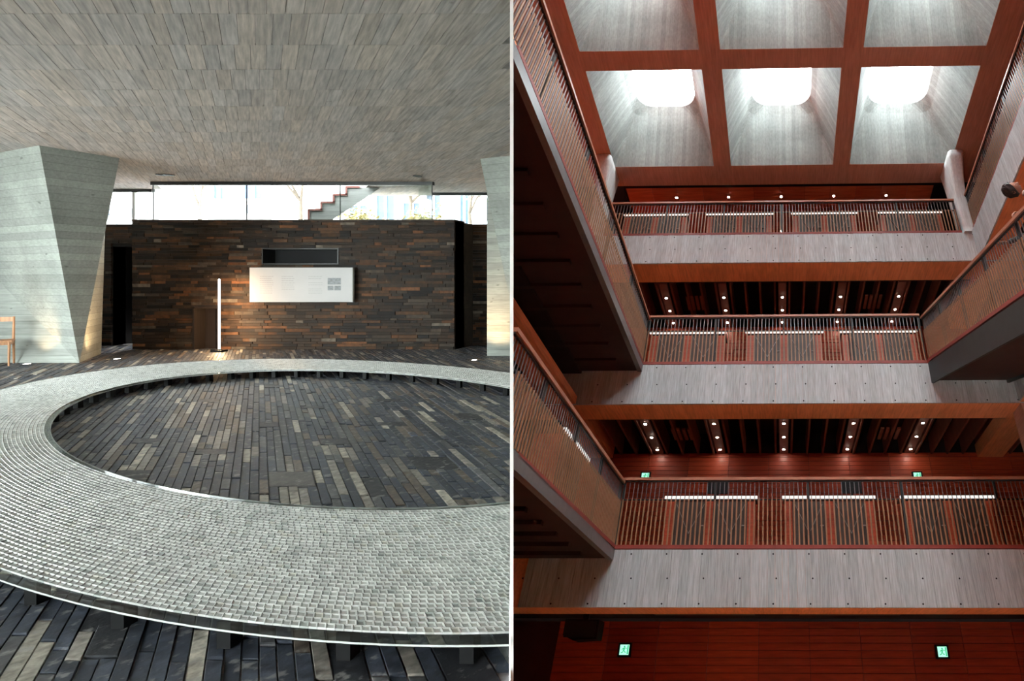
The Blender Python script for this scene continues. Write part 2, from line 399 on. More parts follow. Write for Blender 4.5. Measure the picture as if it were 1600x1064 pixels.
def lay(x0,x1,z0,z1,y,parent,holes=(),n_single=300,rows=.061,depth=.05,label_single='brick',clip=None):
    recs=[]; z=z0+.004
    while z<z1-.02:
        h=min(random.choice((rows*.75,rows,rows,rows*1.25)),z1-z); x=x0-random.uniform(0,.3)
        while x<x1:
            L=random.choice((.16,.24,.32,.42,.55)); a,b_=max(x,x0),min(x+L,x1); x+=L
            if b_-a<.03: continue
            segs=[(a,b_)]
            for hx0,hx1,hz0,hz1 in holes:
                if hz0<z+h-.004 and hz1>z+.004:
                    new=[]
                    for p,q in segs:
                        if q<=hx0 or p>=hx1: new.append((p,q))
                        else:
                            if hx0-p>.02:new.append((p,hx0))
                            if q-hx1>.02:new.append((hx1,q))
                    segs=new
            for p,q in segs:
                o=random.uniform(0,.016); recs.append(((q-p)*h,p+.002,q-.002,z+.0018,z+h-.0018,y-o,brickcol()))
        z+=h
    recs.sort(key=lambda r:-r[0]); rest=B()
    for i,(a,p,q,zz0,zz1,yy,c) in enumerate(recs):
        b=B() if i<n_single else rest; b.cur=c; b.box(p,q,yy,y+depth,zz0,zz1)
        if i<n_single: b.obj('brick',M_brick,parent,clip=clip)
    if len(recs)>n_single: tag(rest.obj('bricks',M_brick,parent,clip=clip),kind='stuff')
lay(XL,XR,0,WT-.03,WV,wall,(SLOT,NICHE))
c=B(); c.cur=(.05,.04,.034)
x=XL-.01
while x<XR:
    L=random.uniform(.35,.6); e=min(x+L,XR+.01); j=random.uniform(.7,1.2); c=B(); c.cur=(.055*j,.042*j,.034*j); c.box(x+.002,e-.002,WV-.012,WV+.42,WT-.03,WT); c.obj('coping_brick',M_brick,wall); x=e
for x0,x1 in ((XL,XL+.01),(XR-.01,XR)):
    c=B(); c.cur=(.05,.038,.03); c.box(x0,x1,WV+.02,WV+.9,0,WT-.031); c.obj('return_face',M_brick,wall)
# slot and niche linings
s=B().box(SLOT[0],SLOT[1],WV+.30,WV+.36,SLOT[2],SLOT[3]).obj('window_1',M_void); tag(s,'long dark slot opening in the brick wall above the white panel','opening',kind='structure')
g=B()
for a in ((SLOT[0]-.02,SLOT[1]+.02,SLOT[3]-.005,SLOT[3]+.015),(SLOT[0]-.02,SLOT[1]+.02,SLOT[2]-.015,SLOT[2]+.005)): g.box(a[0],a[1],WV-.02,WV+.30,a[2],a[3])
for a in (SLOT[0],SLOT[1]): g.box(a-.015,a+.01,WV-.02,WV+.30,SLOT[2],SLOT[3])
g.obj('slot_frame',M_frame,s)
d=B().box(NICHE[0],NICHE[1],WV+.22,WV+.27,0,NICHE[3]).obj('door_1',M_niche); tag(d,'low dark timber hatch set in the brick wall beside the tube lamp','door',kind='structure')
g=B(); g.box(NICHE[0]-.03,NICHE[0]+.01,WV-.03,WV+.24,0,NICHE[3]+.03); g.box(NICHE[1]-.01,NICHE[1]+.03,WV-.03,WV+.24,0,NICHE[3]+.03); g.box(NICHE[0]-.03,NICHE[1]+.03,WV-.03,WV+.24,NICHE[3],NICHE[3]+.04); g.obj('door_frame',M_niche,d)
B().box(NICHE[0]+.26,NICHE[0]+.28,WV+.19,WV+.225,0,NICHE[3]).obj('door_stile',M_niche,d)
B().box(NICHE[1]-.12,NICHE[1]-.05,WV+.19,WV+.22,.52,.54).obj('door_handle',M_brace,d)
# recessed side walls with tall dark openings
SV=13.6
def sx(px): return (px-CX)/FPX*SV
SZ=EYE+(CY-350)/FPX*SV; DZ=EYE+(CY-385)/FPX*SV
for n,(a,o0,o1,e) in enumerate(((-60,174,207,214),(702,710,734,840))):
    X0,O0,O1,X1=sx(a),sx(o0),sx(o1),sx(e)
    b=B()
    for p,q,z0,z1 in ((X0,O0,0,SZ),(O1,X1,0,SZ),(O0,O1,DZ,SZ)):
        if q-p>.02: b.box(p,q,SV+.035,SV+.3,z0,z1-.002)
    side=('left','right')[n]
    w=tag(b.obj('wall_'+side,M_wmort,clip=CLIP_H),'recessed brick wall with a tall dark opening beside the %s column'%side,'wall',kind='structure')
    lay(X0,X1,0,SZ,SV,w,((O0,O1,-1,DZ),),140,clip=CLIP_H if n else None)
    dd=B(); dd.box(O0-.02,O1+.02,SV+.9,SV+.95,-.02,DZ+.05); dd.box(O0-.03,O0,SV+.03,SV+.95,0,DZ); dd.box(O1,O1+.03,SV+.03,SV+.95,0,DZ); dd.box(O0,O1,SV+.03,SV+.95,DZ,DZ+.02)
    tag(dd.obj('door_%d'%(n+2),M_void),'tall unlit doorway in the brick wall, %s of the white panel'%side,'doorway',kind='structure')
    if n==0: B().box(sx(184),O1,SV+.5,SV+.52,.05,.09).obj('threshold_light',M_spot,bpy.data.objects['door_2'])

# ---- clerestory glazing above the wall
def pane(b,x0,x1,y,z0,z1,t=.012): b.box(x0,x1,y,y+t,z0,z1)
GV=13.0
def gx(px): return (px-CX)/FPX*GV
w1=B(); w1.box(gx(237),gx(677),GV-.03,GV+.05,CEIL-.075,CEIL+.005); w1=tag(w1.obj('window_2',M_frame),'frameless glazed strip above the brick wall, letting in white daylight','window',kind='structure')
for a,b_ in ((239,385),(385.6,531),(531.6,675)):
    g=B(); pane(g,gx(a),gx(b_),GV,WT-.02,CEIL-.07); g.obj('pane',M_glass,w1)
for a in (239,385.3,531.3,675): B().box(gx(a)-.006,gx(a)+.006,GV-.004,GV+.016,WT-.02,CEIL-.07).obj('glass_edge',M_frame,w1)
g=B(); g.add([(gx(675),GV,WT),(gx(675)+PLAN_K*1.1+.0,GV+1.1,WT),(gx(675)+PLAN_K*1.1,GV+1.1,CEIL-.02),(gx(675),GV,CEIL-.07)],[(0,1,2,3)]); g.extrude([(gx(675),GV,WT),(gx(675)+PLAN_K*1.1,GV+1.1,WT),(gx(675)+PLAN_K*1.1,GV+1.1,CEIL),(gx(675),GV,CEIL)],(.012,0,0)); g.obj('return_pane',M_glass,w1)
for n,(a,e,v,f) in enumerate(((150,239,14.05,None),(676,800,14.6,None))):
    X0,X1=(a-CX)/FPX*v,(e-CX)/FPX*v
    w=B(); w.box(X0,X1,v-.03,v+.05,CEIL-.07,CEIL+.012); side=('left','right')[n]
    w=tag(w.obj('window_%d'%(n+3),M_frame,clip=CLIP_H),'short glazed strip above the recessed wall by the %s column'%side,'window',kind='structure')
    m=.5*(X0+X1) if n==1 else (208-CX)/FPX*v
    for p,q in ((X0,m),(m+.03,X1)):
        g=B(); pane(g,p,q,v,SZ-.1,CEIL-.06); g.obj('pane',M_glass,w,clip=CLIP_H)
    if n==0: B().box(m-.02,m+.05,v-.01,v+.04,SZ-.1,CEIL-.06).obj('mullion',M_white,w)

# ---- tapering concrete columns
def column(label, At,Bt,Ab,Cb,Ct,Lt,Lb,clip):
    # front face L-A, overhanging face A-B, lower face A-C
    back=Vector(Cb)-Vector(Ab)
    Db=tuple(Vector(Lb)+back); Dt=tuple(Vector((Db[0],Db[1],CEIL+.02)))
    V=[Lt,At,Bt,Ct,Dt,Lb,Ab,Cb,Db]
    b=B().add(V,[(0,5,6,1),(1,6,2),(6,7,3),(6,3,2),(7,8,4,3),(8,5,0,4),(0,1,2,3,4),(8,7,6,5)])
    o=b.obj('concrete_column',M_colm,clip=clip)
    me=o.data; bm=bmesh.new(); bm.from_mesh(me); bmesh.ops.recalc_face_normals(bm,faces=bm.faces[:]); bm.to_mesh(me); bm.free()
    return tag(o,label,'column',kind='structure')
def up(p,dz=.02): return (p[0],p[1],CEIL+dz)
At=on_ceil(61,227); Lt0=on_ceil(0,238); ext=lambda a,b_,k:tuple(a[i]+(b_[i]-a[i])*k for i in range(3))
Cb=on_floor(158,553); Ctp=at(167,300,Cb[1])
column('huge tapering board-marked concrete column with its front face beside the wooden chair',up(At),up(on_ceil(187,247)),on_floor(124,567),Cb,(Ctp[0],Ctp[1],CEIL+.02),up(ext(At,Lt0,4.5)),on_floor(-230,567),None)
Cb=on_floor(761,556); 
column('tapering concrete column standing against the white partition',up(on_ceil(860,236)),up(on_ceil(750,248)),on_floor(815,556.5),Cb,(Cb[0],Cb[1],CEIL+.02),up(on_ceil(1060,250)),on_floor(1010,556.5),CLIP_H)

# ---- low glass-tiled ring
ZT=.130
rg=empty('glass_ring','low oval ring platform of pale square glass tiles floating over the slate floor','platform',T(*H(.68,6.266,0)))
O=Vector(H(.68,6.266,0))
def RW(psi,t,z): u,v=ring(psi,t); p=H(u,v,z); return (p[0]-O.x,p[1]-O.y,p[2])
CLIP_G=(CLIP_H[0]-O,CLIP_H[1])
def annulus(t0,t1,z0,z1,n=240):
    b=B(); V=[]; F=[]
    for k in range(n):
        p=2*math.pi*k/n; V+= [RW(p,t0,z0),RW(p,t1,z0),RW(p,t1,z1),RW(p,t0,z1)]
        a=4*k; c=4*((k+1)%n); F+=[(a,c,c+1,a+1),(a+1,c+1,c+2,a+2),(a+2,c+2,c+3,a+3),(a+3,c+3,c,a)]
    return b.add(V,F)
annulus(-.045,1.055,.110,.1215).obj('glass_slab',M_ringgl,rg,clip=CLIP_G,smooth=False)
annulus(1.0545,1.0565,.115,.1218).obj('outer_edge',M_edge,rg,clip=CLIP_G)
annulus(-.049,-.045,.112,.1218).obj('inner_edge',M_edge2,rg,clip=CLIP_G)
rec=[]; NR=35
for r in range(NR):
    t0,t1=r/NR,(r+1)/NR; m=(t0+t1)/2; L=2*math.pi*(2.85+1.16*m); n=round(L/.0348); ph=random.random()
    for k in range(n):
        a0,a1=2*math.pi*(k+ph)/n,2*math.pi*(k+1+ph)/n
        C=RW((a0+a1)/2,m,ZT); w=(C[0]+O.x,C[1]+O.y)
        if divider_side(w)>.02: continue
        rec.append((w[1]+(0 if 0<proj((*w,ZT))[0]<790 and divider_side(w)<-.04 else 50),a0,a1,t0,t1))
rec.sort()
rest=B()
for i,(d_,a0,a1,t0,t1) in enumerate(rec):
    b=B() if i<300 else rest; da=(a1-a0)*.02; dt=(t1-t0)*.02; a0+=da; a1-=da; t0+=dt; t1-=dt
    j=random.uniform(.78,1.16); w=random.random()
    b.cur=(.53*j,.535*j,.51*j) if w<.90 else (.34*j,.36*j,.34*j) if w<.965 else (.42*j,.41*j,.36*j)
    ia,it=(a1-a0)*.17,(t1-t0)*.17; zz=ZT+random.uniform(-.001,.001); zi=zz-.0035
    P=[RW(a0,t0,zz),RW(a1,t0,zz),RW(a1,t1,zz),RW(a0,t1,zz),RW(a0+ia,t0+it,zi),RW(a1-ia,t0+it,zi),RW(a1-ia,t1-it,zi),RW(a0+ia,t1-it,zi),
       RW(a0,t0,.121),RW(a1,t0,.121),RW(a1,t1,.121),RW(a0,t1,.121)]
    b.add(P,[(4,7,6,5)]+[(j2,4+j2,4+(j2+1)%4,(j2+1)%4) for j2 in range(4)]+[(8+j2,j2,(j2+1)%4,8+(j2+1)%4) for j2 in range(4)])
    if i<300: b.obj('tile',M_tile,rg)
tag(rest.obj('tiles',M_tile,rg,clip=CLIP_G),kind='stuff')
leg=B().box(-.028,.028,-.028,.028,0,.110).obj('leg',M_black,rg); first=True
for k in range(52):
    for t in (.03,.97):
        p=RW(2*math.pi*(k+.3)/52,t,0)
        if divider_side((p[0]+O.x,p[1]+O.y))>-.06: continue
        if first: leg.location=p; first=False
        else: place('leg',leg.data,rg,loc=p)

# ---- tube lamp, panel, floor lights, ceiling fittings, chair
p=on_floor(342.5,549.5)
la=empty('tube_lamp','thin vertical glowing tube lamp on a black base before the brick wall','lamp',T(*p))
hgt=1.5+.05
B().tube((0,0,.05),(0,0,hgt),.014,n=12).obj('tube',M_lamp_w,la)
g=B(); g.box(-.11,.11,-.08,.08,0,.035); g.tube((0,0,.03),(0,0,.06),.03,n=12); g.box(-.16,-.06,-.03,.06,.0,.05); g.obj('base',M_black,la)
B().tube((0,0,hgt),(0,0,hgt+.02),.024,n=12).obj('end_cap',M_black,la)
pv=12.68
def pnx(px): return (px-CX)/FPX*pv
def pnz(py): return EYE+(CY-py)/FPX*pv
P0,P1,Q0,Q1=pnx(390),pnx(551),pnz(472),pnz(418)
pa=empty('wall_panel','large white information panel with faint text and three small photographs','panel',T((P0+P1)/2,pv,Q0))
ox,oz=(P0+P1)/2,Q0
B().box(P0-ox,P1-ox,0,.05,0,Q1-oz).obj('panel_board',M_board,pa)
tx=B()
for a,e,rows,y0,y1 in ((406,427,9,432,458),(440,460,7,432,452),(482,504,9,432,458)):
    for k in range(rows):
        yy=y0+(y1-y0)*k/(rows-1)
        if a==482 and k in (2,5): continue
        xx=pnx(a)
        while xx<pnx(e)-.03:
            l=random.uniform(.02,.06); tx.box(xx-ox,min(xx+l,pnx(e))-ox,-.002,.001,pnz(yy)-oz-.004,pnz(yy)-oz+.004); xx+=l+.012
tag(tx.obj('printed_text',M_ink,pa),kind='stuff')
for a,e,y0,y1 in ((512,532.5,434.5,444.5),(512,521,446.5,453.5),(522.5,532.5,446.5,453.5)):
    B().box(pnx(a)-ox,pnx(e)-ox,-.002,.001,pnz(y1)-oz,pnz(y0)-oz).obj('photograph',M_photo,pa)
def floor_light(px,py,label,aim,energy):
    p=on_floor(px,py,.012); o=empty('floor_light',label,'floor light',T(p[0],p[1],.004),'round lights sunk in the slate floor')
    B().tube((0,0,0),(0,0,.008),.065,n=20).obj('rim',M_steel,o); B().tube((0,0,.004),(0,0,.010),.045,n=20).obj('lens',M_spot,o)
    l=bpy.data.lights.new('floor_beam','SPOT'); l.energy=energy; l.color=(1,.66,.34); l.spot_size=math.radians(80); l.spot_blend=.9; l.shadow_soft_size=.04
    q=bpy.data.objects.new('floor_beam',l); COL.objects.link(q); q.parent=o; q.location=(0,0,.03)
    q.rotation_euler=(Vector(aim)-Vector((p[0],p[1],.03))).to_track_quat('-Z','Y').to_euler()
floor_light(42,568.5,'small round floor light nearest the wooden chair',at(70,505,10.75),40)
floor_light(183,560.5,'small round floor light between the big column and the left doorway',at(146,505,11.3),70)
floor_light(741,562.5,'small round floor light beside the right column',at(783,492,11.65),150)
for px_,py_,lab in ((252,272.5,'ring-shaped ceiling fitting, left one of the pair over the glazed strip'),(264,272.5,'ring-shaped ceiling fitting, right one of the pair over the glazed strip'),(652,274.5,'single dark ceiling fitting near the right column')):
    p=on_ceil(px_,py_); o=empty('ceiling_fitting',lab,'ceiling light',T(p[0],p[1],CEIL))
    n=20; b=B(); 
    for k in range(n):
        a=2*math.pi*k/n
        for r,z in ((.085,0),(.085,-.02),(.06,-.02),(.06,0)): b.v.append((r*math.cos(a),r*math.sin(a),z)); b.c.append((1,1,1))
    for k in range(n):
        a=4*k; c=4*((k+1)%n)
        for j in range(4): b.f.append((a+j,a+(j+1)%4,c+(j+1)%4,c+j)); b.m.append(0)
    b.obj('trim_ring',M_frame,o); B().tube((0,0,-.004),(0,0,-.012),.06,n=16).obj('lens',M_void,o)

# wooden chair, back to the column
rear=Vector(on_floor(21,568)); ang=math.atan2(-.69,.725)
ch=empty('wooden_chair','light wooden chair with a curved top rail in front of the big column','chair',T(rear.x,rear.y,0) @ Matrix.Rotation(ang,4,'Z'))
# local: +x = forward of seat, +y... width goes to the chair's other side
WD,DP=-.44,.44
def cbar(n,a,b_,w,h): B().bar(a,b_,w,h).obj(n,M_wood,ch)
for y in (0,WD):
    B().tube((-.06,y,0),(0,y,.44),.014,.019,10).add([],[]).tube((0,y,.44),(-.05,y,.86),.019,.014,10).obj('leg',M_wood,ch,smooth=False)
    B().tube((DP+.03,y,0),(DP-.01,y,.43),.013,.019,10).obj('leg',M_wood,ch)
g=B(); g.prism([(-.02,.02),(-.02,WD-.02),(DP+.03,WD-.035),(DP+.03,.035)][::-1],.425,.455); g.obj('seat',M_wood,ch)
cbar('apron',(0,0,.40),(DP,0,.40),.022,.05); cbar('apron',(0,WD,.40),(DP,WD,.40),.022,.05); cbar('apron',(DP-.01,0,.40),(DP-.01,WD,.40),.022,.05); cbar('apron',(0,0,.40),(0,WD,.40),.022,.05)
g=B()
for k in range(8):
    y0,y1=WD*k/8,WD*(k+1)/8; f=lambda y:-.045-.05*math.sin(math.pi*y/WD)
    g.add([(f(y0)-.01,y0,.77),(f(y1)-.01,y1,.77),(f(y1)+.01,y1,.77),(f(y0)+.01,y0,.77),(f(y0)-.012,y0,.855),(f(y1)-.012,y1,.855),(f(y1)+.008,y1,.855),(f(y0)+.008,y0,.855)],
        [(0,3,2,1),(4,5,6,7),(0,1,5,4),(1,2,6,5),(2,3,7,6),(3,0,4,7)])
g.obj('top_rail',M_wood,ch)

# ---- outside the clerestory: stair, buildings, trees
ev=13.75
def ex(px,v=ev): return (px-CX)/FPX*v
def ez(py,v=ev): return EYE+(CY-py)/FPX*v
st=empty('outdoor_stair','concrete outdoor stair with red-brown stepped edge seen through the glazed strip','stair',T(ex(484),ev,WT-.3))
o3=Vector((ex(484),ev,WT-.3))
prof=[]; X=[484,503.5,523,542.5,562.5]; Y=[352,328.5,317,305,293]
poly=[(484,352)]
for i in range(4): poly+=[(X[i],Y[i+1]),(X[i+1],Y[i+1])]
poly+=[(594,293.5),(522,341),(507,352)]
pts=[(ex(a)-o3.x,0,ez(b_)-o3.z) for a,b_ in poly]
g=B().extrude(pts,(-.9,1.0,0)); g=g.obj('flight',M_stair_c,st)
for i in range(4):
    x0,x1=ex(X[i])-o3.x,ex(X[i+1])-o3.x; z1=ez(Y[i+1])-o3.z; z0=ez(Y[i])-o3.z
    g=B(); g.extrude([(x0-.02,-.03,z1-.01),(x1+.02,-.03,z1-.01),(x1+.02,-.03,z1+.035),(x0-.02,-.03,z1+.035)],(-.9,1.0,0)); g.obj('tread',M_redtrim,st)
    g=B(); g.extrude([(x0-.025,-.03,z0),(x0+.02,-.03,z0),(x0+.02,-.03,z1),(x0-.025,-.03,z1)],(-.9,1.0,0)); g.obj('riser',M_redtrim,st)
def building(label,px0,px1,v,top,wins,bands):
    X0,X1=ex(px0,v),ex(px1,v); o=empty('building',label,'building',T((X0+X1)/2,v,0)); xm=(X0+X1)/2
    B().prism([(X0-xm,0),(X1-xm,0),(X1-xm+PLAN_K*2,2),(X0-xm+PLAN_K*2,2)],-.3,top).obj('wall',M_facade,o)
    for a,e,y0,y1 in wins:
        p,q,z0,z1=ex(a,v)-xm,ex(e,v)-xm,ez(y1,v),ez(y0,v)
        f=B(); f.box(p-.12,q+.12,-.10,.02,z0-.12,z0); f.box(p-.12,q+.12,-.10,.02,z1,z1+.12); f.box(p-.12,p,-.10,.02,z0,z1); f.box(q,q+.12,-.10,.02,z0,z1); f.box((p+q)/2-.04,(p+q)/2+.04,-.08,.02,z0,z1)
        f=f.obj('window',M_facade,o); B().box(p,q,-.03,.01,z0,z1).obj('pane',M_bluewin,f)
    for a,e,y0,y1 in bands:
        B().box(ex(a,v)-xm,ex(e,v)-xm,-.5,0,ez(y1,v),ez(y0,v)).obj('balcony',M_band,o)
building('white building with blue windows and grey balcony band behind the glazed strip',325,425,26,15,((336,353,270,311),(384,412,270,311)),((332,424,322,333),))
building('white building with tall blue windows behind the outdoor stair',540,700,24,9,((548,577,322,350),(590,618,300,350),(632,660,318,350),(668,690,300,340)),())
building('pale block with a grey band seen past the left column',150,236,25,14,((172,180,335,350),),((168,232,328,335),))
building('pale block with a blue window seen past the right column',705,770,28,14,((720,733,300,350),(757,763,310,345)),())
def tree(label,px,v,z0,h,r,n,col,leaf=.09,lean=0):
    base=Vector((ex(px,v),v,2.68)); o=empty('tree',label,'tree',T(*base))
    tr=B(); tips=[]
    def grow(a,d,l,rad,k):
        e=a+d*l; tr.tube(a,e,rad,rad*.65,7)
        if k==0: tips.append(e); return
        for i in range(3):
            nd=(d+Vector((random.uniform(-.75,.75),random.uniform(-.75,.75),random.uniform(-.1,.4)))).normalized(); grow(e,nd,l*random.uniform(.5,.72),rad*.6,k-1)
    grow(Vector((0,0,0)),Vector((lean,0,1)).normalized(),h*.45,.07,3)
    tr.obj('trunk',M_bark,o)
    if n:
        lf=B()
        for i in range(n):
            t=random.choice(tips); p=t+Vector((random.gauss(0,r),random.gauss(0,r),random.gauss(0,r*.8))); j=random.uniform(.7,1.2); lf.cur=tuple(x*j for x in col)
            a=Vector((random.gauss(0,1),random.gauss(0,1),random.gauss(0,1))).normalized(); q=a.orthogonal().normalized(); c2=a.cross(q)
            lf.add([p-q*leaf,p+c2*leaf*.45,p+q*leaf,p-c2*leaf*.45],[(0,1,2,3)])
        tag(lf.obj('foliage',M_leaf,o),kind='stuff')
tree('pale green young tree behind the glazed strip, next to the outdoor stair',470,17,0,2.6,.30,420,(.13,.20,.07))
tree('pale green tree showing behind the right end of the glazed strip',642,18,0,2.8,.32,500,(.13,.20,.08))
tree('thin bare young tree outside beside the right column',738,17.6,0,2.0,.2,40,(.35,.45,.25),lean=-.1)
tree('thin pink-budded branches behind the left part of the glazed strip',312,19,0,2.6,.25,260,(.30,.07,.06),.05)
for px_,lab in ((560,'yellow-green shrub under the outdoor stair'),(662,'yellow-green shrub at the right end of the glazed strip')):
    v=16.4; o=empty('shrub',lab,'shrub',T(ex(px_,v),v,2.68))
    lf=B()
    for i in range(700):
        p=Vector((random.gauss(0,.22),random.gauss(0,.2),.45+random.gauss(0,.18))); j=random.uniform(.7,1.2); lf.cur=(.26*j,.22*j,.09*j)
        a=Vector((random.gauss(0,1),random.gauss(0,1),random.gauss(0,1))).normalized(); q=a.orthogonal().normalized(); c2=a.cross(q); lf.add([p-q*.07,p+c2*.03,p+q*.07,p-c2*.03],[(0,1,2,3)])
    tag(lf.obj('foliage',M_leaf,o),kind='stuff')
    g=B(); g.tube((0,0,0),(0,0,.12),.14,.17,12); g.obj('planter',M_facade,o)
    for k in range(5): B().tube((0,0,0),(random.uniform(-.2,.2),random.uniform(-.2,.2),.5),.012,.006,6).obj('stem',M_bark,o)

# ---- hall walls outside the picture: back wall behind the viewer, glazed left side
rear=B(); a=along(-3,-.01); RW0,RW1,RWZ=H(-8.5,-3)[0],H(-4.2,-3)[0],3.2
rear.box(H(UL,-3)[0]-.2,RW0,-3.2,-3,-.3,CEIL+.4); rear.box(RW1,a[0],-3.2,-3,-.3,CEIL+.4); rear.box(RW0,RW1,-3.2,-3,RWZ,CEIL+.4)
rear=tag(rear.obj('wall_rear',M_stair_c),'concrete wall with wide windows behind the viewer','wall',kind='structure')
for k in range(5):
    x0=RW0+(RW1-RW0)*k/5; x1=x0+(RW1-RW0)/5
    B().box(x0,x1,-3.11,-3.10,-.02,RWZ).obj('pane',M_glass,rear); B().box(x0-.03,x0+.03,-3.14,-3.06,-.02,RWZ).obj('mullion',M_frame,rear)
lw=B()
def left_wall(v0,v1,z0,z1): lw.prism([H(UL-.2,v0)[:2],H(UL,v0)[:2],H(UL,v1)[:2],H(UL-.2,v1)[:2]],z0,z1)
LW0,LW1=1.0,7.0
left_wall(-3.2,LW0,-.3,CEIL+.4); left_wall(LW1,15.6,-.3,CEIL+.4); left_wall(LW0,LW1,3.2,CEIL+.4)
lw=tag(lw.obj('wall_far_left',M_stair_c),'concrete wall with tall windows outside the left edge of the picture','wall',kind='structure')
for k in range(5):
    v0=LW0+(LW1-LW0)*k/5; v1=v0+(LW1-LW0)/5
    B().prism([H(UL-.11,v0)[:2],H(UL-.10,v0)[:2],H(UL-.10,v1)[:2],H(UL-.11,v1)[:2]],-.02,3.2).obj('pane',M_glass,lw)
    B().prism([H(UL-.14,v0-.03)[:2],H(UL-.06,v0-.03)[:2],H(UL-.06,v0+.03)[:2],H(UL-.14,v0+.03)[:2]],-.02,3.2).obj('mullion',M_frame,lw)
tag(B().prism([H(-30,14.95)[:2],along(14.95,-.05),along(60,-.05),(-70,60),(-70,14.95)],-.3,2.68).obj('ground',M_ground),'raised pale street level outside the glazed strip','ground',kind='structure')

# ================================================================== RED ATRIUM (right of the dividing wall; all below in its own level frame)
Y0=10.56; XLF,XRT=-4.53,4.64; YB=13.55
FL=[(1.407,2.269),(4.941,5.814),(8.509,9.378)]           # underside and top of the three gallery slabs
RAILH=[1.20,1.20,1.12]; ZC=11.79
NAMES=['lowest','middle','top']
def rproj(q): return proj(rw(q))
def RT(x,y,z): return RM @ T(x,y,z)
def keep(q,m=.02): return divider_side(rw(q))>m
def RB(b,name,mat,parent=None,clip=True,smooth=False):
    return b.obj(name,mat,parent,clip=CLIP_R if clip else None,M=None if parent else RM,smooth=smooth)
def concol(base=.36):
    j=random.uniform(.90,1.08); w=random.uniform(-.005,.005); return ((base*.90+w)*j,base*1.0*j,(base*1.03-w*.6)*j)
downl=B().tube((0,0,.012),(0,0,0),.030,n=14); 
dl_rim=B().tube((0,0,.016),(0,0,.004),.042,n=14)
dl_me=[None,None]
def downlight(q,label,group):
    if not keep(q,.1): return
    o=empty('downlight',label,'downlight',RT(*q),group)
    if dl_me[0] is None:
        dl_me[0]=downl.obj('lens',M_down,o).data; dl_me[1]=dl_rim.obj('rim',M_steel,o).data
    else: place('lens',dl_me[0],o); place('rim',dl_me[1],o)
LX=(-2.92,-1.44,.06,1.55,3.03)
slabs=[]
for i,(zb,zt) in enumerate(FL):
    X1=6.6; nm=NAMES[i]
    b=B(); b.box(-6.5,X1,Y0+.03,Y0+.74,zb,zt)
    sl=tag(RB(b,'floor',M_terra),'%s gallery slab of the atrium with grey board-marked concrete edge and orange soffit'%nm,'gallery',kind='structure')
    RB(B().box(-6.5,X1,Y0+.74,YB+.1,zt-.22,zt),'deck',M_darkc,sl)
    RB(B().box(-6.5,X1,Y0+.742,Y0+.80,zb+.02,zt-.2),'edge_beam',M_steel,sl)
    # front boards
    x=-4.5; end=5.6
    while x<end:
        w=random.choice((.10,.12,.13,.15)); zz=[(zb,zt)]
        if i==0 or i==1: zz=[(zb,zt)]
        for z0,z1 in zz:
            if keep((x,Y0,z0),.0):
                b=B(); b.cur=concol((.46,.51,.62)[i]); o=random.choice((0,.002,.004,.007)); b.box(x+.0012,x+w-.0012,Y0-o,Y0+.031,z0,z1); b.obj('board',M_slabb,sl)  # higher slabs get paler boards: their stronger daylight is put into the colour
        x+=w
    # tie holes
    hole=None
    for r,z in enumerate((zb+.05,zb+.42,zt-.07)):
        for k in range(16):
            q=(-4.35+k*.60+(.05 if r==1 else 0),Y0-.012,z)
            if not keep(q,.1): continue
            if hole is None:
                hole=B().tube((0,.004,0),(0,0,0),.014,n=10).obj('tie_hole',M_black,sl); hole.location=q
            else: place('tie_hole',hole.data,sl,loc=q)
    # joists under the deck
    jm=None
    for k in range(-12,18 if i else -12):
        q=(.06+k*.37+.18,Y0+.80,zb+.07)
        if min(abs(q[0]-a) for a in LX)<.12 or not keep((q[0]-.05,q[1],q[2])): continue
        if jm is None: jm=B().box(-.022,.022,0,YB-Y0-.82,0,.42).obj('joist',M_joist,sl); jm.location=q
        else: place('joist',jm.data,sl,loc=q)
    for k,x in enumerate(LX if i else ()):
        RB(B().box(x-.10,x+.10,Y0+.95,YB-.02,zb+.10,zb+.16),'light_plate',M_plate,sl)
    for x in (-2.2,2.4,.75)[:2 if i else 0]:
        for a in range(4):
            RB(B().box(x-.22+a*.12,x-.15+a*.12,Y0+1.5,Y0+2.1,zb+.09,zb+.13),'grille_slat',M_plate,sl)
    if i>0:
        ys=(11.75,12.50,13.25) if i==1 else (12.10,12.69,13.27)
        for kx,x in enumerate(LX):
            for ky,y in enumerate(ys): downlight((x,y,zb+.085),'small round downlight under the %s gallery, %s from left in the %s row'%(nm,('first','second','third','fourth','fifth')[kx],('front','middle','back')[ky]),'downlights under the %s gallery'%nm)
    slabs.append(sl)

# ---- red timber walls behind the galleries
def panel_wall(name,label,y,z0,z1,x0,x1,pw,ph):
    w=tag(RB(B().box(x0,x1,y+.02,y+.2,z0,z1),name,M_redback),label,'wall',kind='structure')
    meshes={}
    nz=max(1,round((z1-z0)/ph)); h=(z1-z0)/nz; nx=round((x1-x0)/pw)
    for a in range(nx):
        for r in range(nz):
            X=x0+a*pw; Z=z0+r*h
            if not keep((X,y,Z+h/2),.02) : continue
            k=random.randrange(3)
            if k not in meshes:
                b=B(); n=9
                for q in range(n):
                    zz=h*q/n; d=random.choice((0,.006,.010)); b.box(.004,pw-.004,-.012-d,.02,zz+.004,zz+h/n-.004)
                o=b.obj('timber_panel',M_redw[k],w); meshes[k]=o.data; o.location=(X,y,Z)
            else: place('timber_panel',meshes[k],w,loc=(X,y,Z))
    return w
panel_wall('wall_ground','dark red ribbed timber wall at the foot of the atrium','%f' and 12.72,-1.7,1.46,-5.2,6.2,.95,1.05)
panel_wall('wall_first','red ribbed timber wall behind the lowest gallery',YB,FL[0][1],5.05,-6,6.6,.95,.93)
